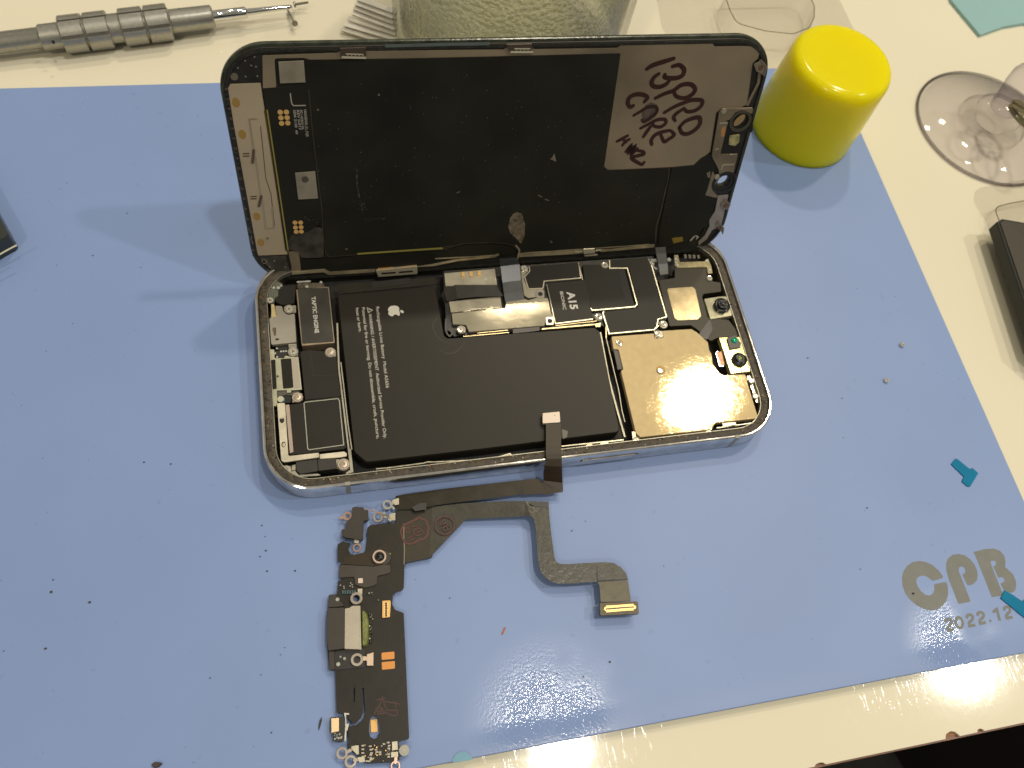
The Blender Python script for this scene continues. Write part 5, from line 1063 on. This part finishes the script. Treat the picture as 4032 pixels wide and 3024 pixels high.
revolve('inner_disc', [(13, 2.2), (13, 4.4), (12, 5.2), (8, 5.0), (6, 3.2), (0, 3.0)], clear('suction_core', (.96, .955, .95), .97, .05, .3, 90, .70), suc, 64, (cx, cy, -ZT))
revolve('knob', [(5.2, 10.4), (5.6, 12), (5.8, 15), (6.2, 18), (6.8, 21), (7.0, 25.5), (6.3, 27.2), (4.5, 27.8), (0, 27.9)], clear('knob_plastic', (.93, .91, .96), .95, .05, .4, 120, .50), suc, 48, (cx, cy, -ZT))
rp_ = []; rn = 60; rcx, rcy = PH.p2(4005, 445, -ZT + 17)
for i in range(rn):
    a = 2 * math.pi * i / rn; rp_.append(Vector((rcx + 1.5 + 4.2 * math.cos(a), rcy - 2.5 + 7.2 * math.sin(a), -ZT + 17 + 5 * math.cos(a + 2.6))))
tube('wire_ring', rp_, .75, mat('ring_steel', (.34, .31, .20), .2, 1), suc); tube('wire_ring', [p + Vector((.5, .6, 1.4)) for p in rp_], .75, mat('ring_steel', (1,1,1)), suc)

# sheet of blue paper, top right
bp_ = MB().poly(ccw([PH.p2(*p, -ZT + 1.4) for p in O(1735,0,1925,228,2080,172,2212,150)] + [(345, 168), (350, 230), (300, 230)]), -ZT + .05, -ZT + 1.4, .08, bottom=True).build('blue_sheet', mat('blue_sheet_paper', (.26, .45, .46), .55, 0, .03, 40))
tag(rebase(bp_), 'light blue folded sheet with a dark lower edge in the top right corner', 'paper')

# black box, right edge
bxo = empty('black_case', (285, 45, -ZT), 'flat black case with slanting edge at the right border, its shadow falling to the left', 'box')
z0_, zt_ = -ZT + 5.2, -ZT + 9.6
tl_, t2_, lf0, lf1 = [np.array(PH.p2(*P(*q)[0], z0_)) for q in ((1950, 200), (2212, 245), (1903, 228), (2212, 1160))]
du = (t2_ - tl_) / np.linalg.norm(t2_ - tl_); dl = (lf1 - lf0) / np.linalg.norm(lf1 - lf0); bl_ = lf0 + dl * 50
outl = ccw([tuple(lf0), tuple(bl_), tuple(bl_ + du * 3 + dl * 3), tuple(bl_ + du * 75 + dl * 3), tuple(tl_ + du * 77), tuple(tl_)])
bodyb = MB(); bodyb.poly(outl, z0_, zt_, .3, bottom=True); bodyb.build('box_body', mat('soft_black_plastic', (.022, .023, .020), .42, 0, .1, 200, spec=.3), bxo)
MB().poly(inset(outl, 2.0), zt_ + .005, zt_ + .35, .2).build('box_panel', mat('brown_black_panel', (.040, .034, .022), .5, 0, .08, 200), bxo)
MB().poly(inset(outl, 16), -ZT + .01, z0_ - .01).build('box_foot', blackpl, bxo)

# dark grey device poking in at the left
dg = empty('dark_device', (-90, 95, -ZT), 'dark grey metal corner of a device poking in at the left edge on the mat', 'device')
zz = ZM + 7; pa_, pb_, pc_ = [np.array(PH.p2(*p, ZM)) for p in V(-10,370,212,775,-10,900)]
dvo = [tuple(pa_ + (pa_ - pb_) * 1.2), tuple(pb_), tuple(pc_ + (pc_ - pb_) * 1.0), tuple(pa_ + (pc_ - pb_) * 2 + (pa_ - pb_) * 1.2)]
dv = MB(); dv.poly(fillet(ccw(dvo), 1.6), ZM + .02, zz, .5, bottom=True); dv.build('device_body', mat('gunmetal', (.06, .068, .062), .3, .5, .2, 60), dg)
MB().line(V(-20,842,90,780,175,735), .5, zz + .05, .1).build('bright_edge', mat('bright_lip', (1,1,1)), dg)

# blue film tabs
teal = mat('teal_film', (.0, .17, .33), .5, 0, .05, 200, spec=.15)
t1 = MB().plate(Q(1578,612,1618,565,1632,568,1742,657,1762,645,1815,692,1745,808,1722,808,1672,765,1690,722), ZM + .35, .3, .2, .05).build('film_tab', teal); tag(rebase(t1), 'small T-shaped teal plastic tab lying alone on the blue mat above the printed letters', 'film tab', 'teal film tabs')
t1 = MB().plate(T(1950,960,2020,998,2192,1112,2230,1080,2400,1000,2500,1200,2420,1450,2230,1345,1890,1065), ZM + .35, .3, .2, .05).build('film_tab', teal); tag(rebase(t1), 'teal plastic tab covering the foot of the printed letter B at the right border', 'film tab', 'teal film tabs')
t1 = MB().plate(U(310,1240,312,1215,330,1185,360,1168,395,1168,425,1185,445,1215,430,1224), ZM + 1.1, .04, .3).build('film_dot', mat('pale_teal', (.11, .30, .42), .35, 0, .05, 200)); tag(rebase(t1), 'pale teal round film dot at the lower edge of the blue mat', 'film dot')

# two little screws on the mat
for p_, lb_ in ((P(1160,1228), 'tiny loose screw on the blue mat, the one nearer the black box'), (P(1022,1538), 'tiny loose screw on the blue mat, the lower one left of the other')):
    o = bpy.data.objects.new('mat_screw', screw_mesh('mat_screw', .75, True, .9)); sc.collection.objects.link(o); x, y = PH.p2(*p_[0], ZM + .95); o.location = MM((x, y, ZM + .92)); o.rotation_euler = (.12, .1, .6)
    tag(o, lb_, 'screw', 'screws on the mat')

# dirt
dirt = mat('dirt_brown', (.055, .04, .033), .7); R12 = rg(0, 1500, .5425); R8 = rg(0, 2200, .5425)
def crumb(px, r, label='tiny dark brown crumb of dirt on the blue mat', m=dirt, sy=.7, name='dirt_crumb', grp='crumbs of dirt on the mat'):
    b = MB(); x, y = PH.p2(*px, ZM); n = 7; k = random.uniform(0, 3)
    out = [(x + r * random.uniform(.6, 1.1) * math.cos(2 * math.pi * i / n + k), y + sy * r * random.uniform(.6, 1.1) * math.sin(2 * math.pi * i / n + k)) for i in range(n)]
    b.poly(out, ZM + .005, ZM + r * .7, r * .25, bottom=True); o = b.build(name, m); rebase(o); tag(o, label, 'dirt crumb', grp); return o
for q, r_ in ((R12(1045,590), .5), (R12(1240,603), .5), (R12(1900,1050), .45), (R12(1925,1130), .3), (R12(1930,1232), .5), (R12(1888,1275), .4), (R12(1938,1380), .5), (R12(2142,1378), .5), (R8(387,153), .4), (R8(372,242), .7), (R8(650,316), .65), (R8(332,652), .6),
              (R8(28,670), .3), (R8(2066,645), .3), (R8(2035,697), .3), (R8(1893,843), .28), (R8(1970,1262), .45), (R8(1345,1368), .2), (R8(1525,866), .4), (Q(845,995), .5), (Q(785,1527), .35), (P(328,1350), .5), (P(760,742), .3),
              (U(1362,565), .55), (U(1010,640), .4), (U(1186,665), .4), (U(1238,812), .45), (U(1632,895), .5), (U(290,138), .35), (V(1385,387), .35), (V(1012,848), .45), (V(725,55), .3), (V(1530,978), .3), (V(620,952), .25), (V(793,1588), .28), (J(1118,447), .3), (J(1800,838-0), .3), (Q(626,40), .35), (Q(638,384), .3)):
    crumb(q[0], r_ * .64)
crumb(R8(1140,1495)[0], 1.3, 'brown flake of dirt at the bottom border of the picture left of the flex board', name='dirt_flake', grp=None, sy=.6)
crumb(rg(3400, 2050, .2857)(685,1003)[0], .45, 'dark brown speck of dirt lying on the printed letter C', name='dirt_speck', grp=None)
o = MB().line(U(645,375,660,338), .45, ZM + .25, .2).build('orange_sliver', mat('orange_brown', (.38, .10, .04), .5)); tag(rebase(o), 'thin orange brown sliver on the mat between the flex board and the connector', 'sliver')
o = MB().line(K(122,1325,135,1260,146,1220), .5, ZM + .3, .25, smooth=True, ends=.3).build('black_sliver', blackpl); tag(rebase(o), 'thin black curled sliver on the mat left of the microphone pod', 'sliver')
random.seed(21); ds = MB()
for _ in range(260):
    x, y = random.uniform(-75, 219), random.uniform(-68, 148)
    if -2 < x < 149 and -1 < y < 75: continue
    r_ = random.uniform(.04, .14) * (1.6 if random.random() < .06 else 1); ds.disc((x, y), r_, ZM + .03 + r_ * .3, .03 + r_ * .3, n=6, px=False, sy=random.uniform(.4, 1), rot=random.random() * 3, mi=0 if random.random() < .8 else 1)
ds = ds.build('mat_dust', [mat('dust_bluegrey', (.10, .13, .22), .6), dirt]); tag(ds, None, None, kind='stuff')

# stool seat seen below the table edge
st_ = empty('stool', (210, -330, -780), 'dark grey upholstered stool seat in the shade below the table edge', 'stool')
sx, sy_ = PH.p2(3560, 3080, -330)
revolve('seat', [(0, -40), (165, -40), (178, -30), (180, -10), (172, -1), (0, 2)], mat('grey_upholstery', (.022, .022, .020), .9, 0, .2, 90, .5, 600, spec=.1), st_, 64, (sx - 165, sy_ - 40, -330))
revolve('column', [(25, -410), (25, -40)], blackpl, st_, 24, (sx - 165, sy_ - 40, -330)); revolve('base', [(0, -450), (180, -450), (180, -435), (30, -410), (0, -410)], blackpl, st_, 48, (sx - 165, sy_ - 40, -330))
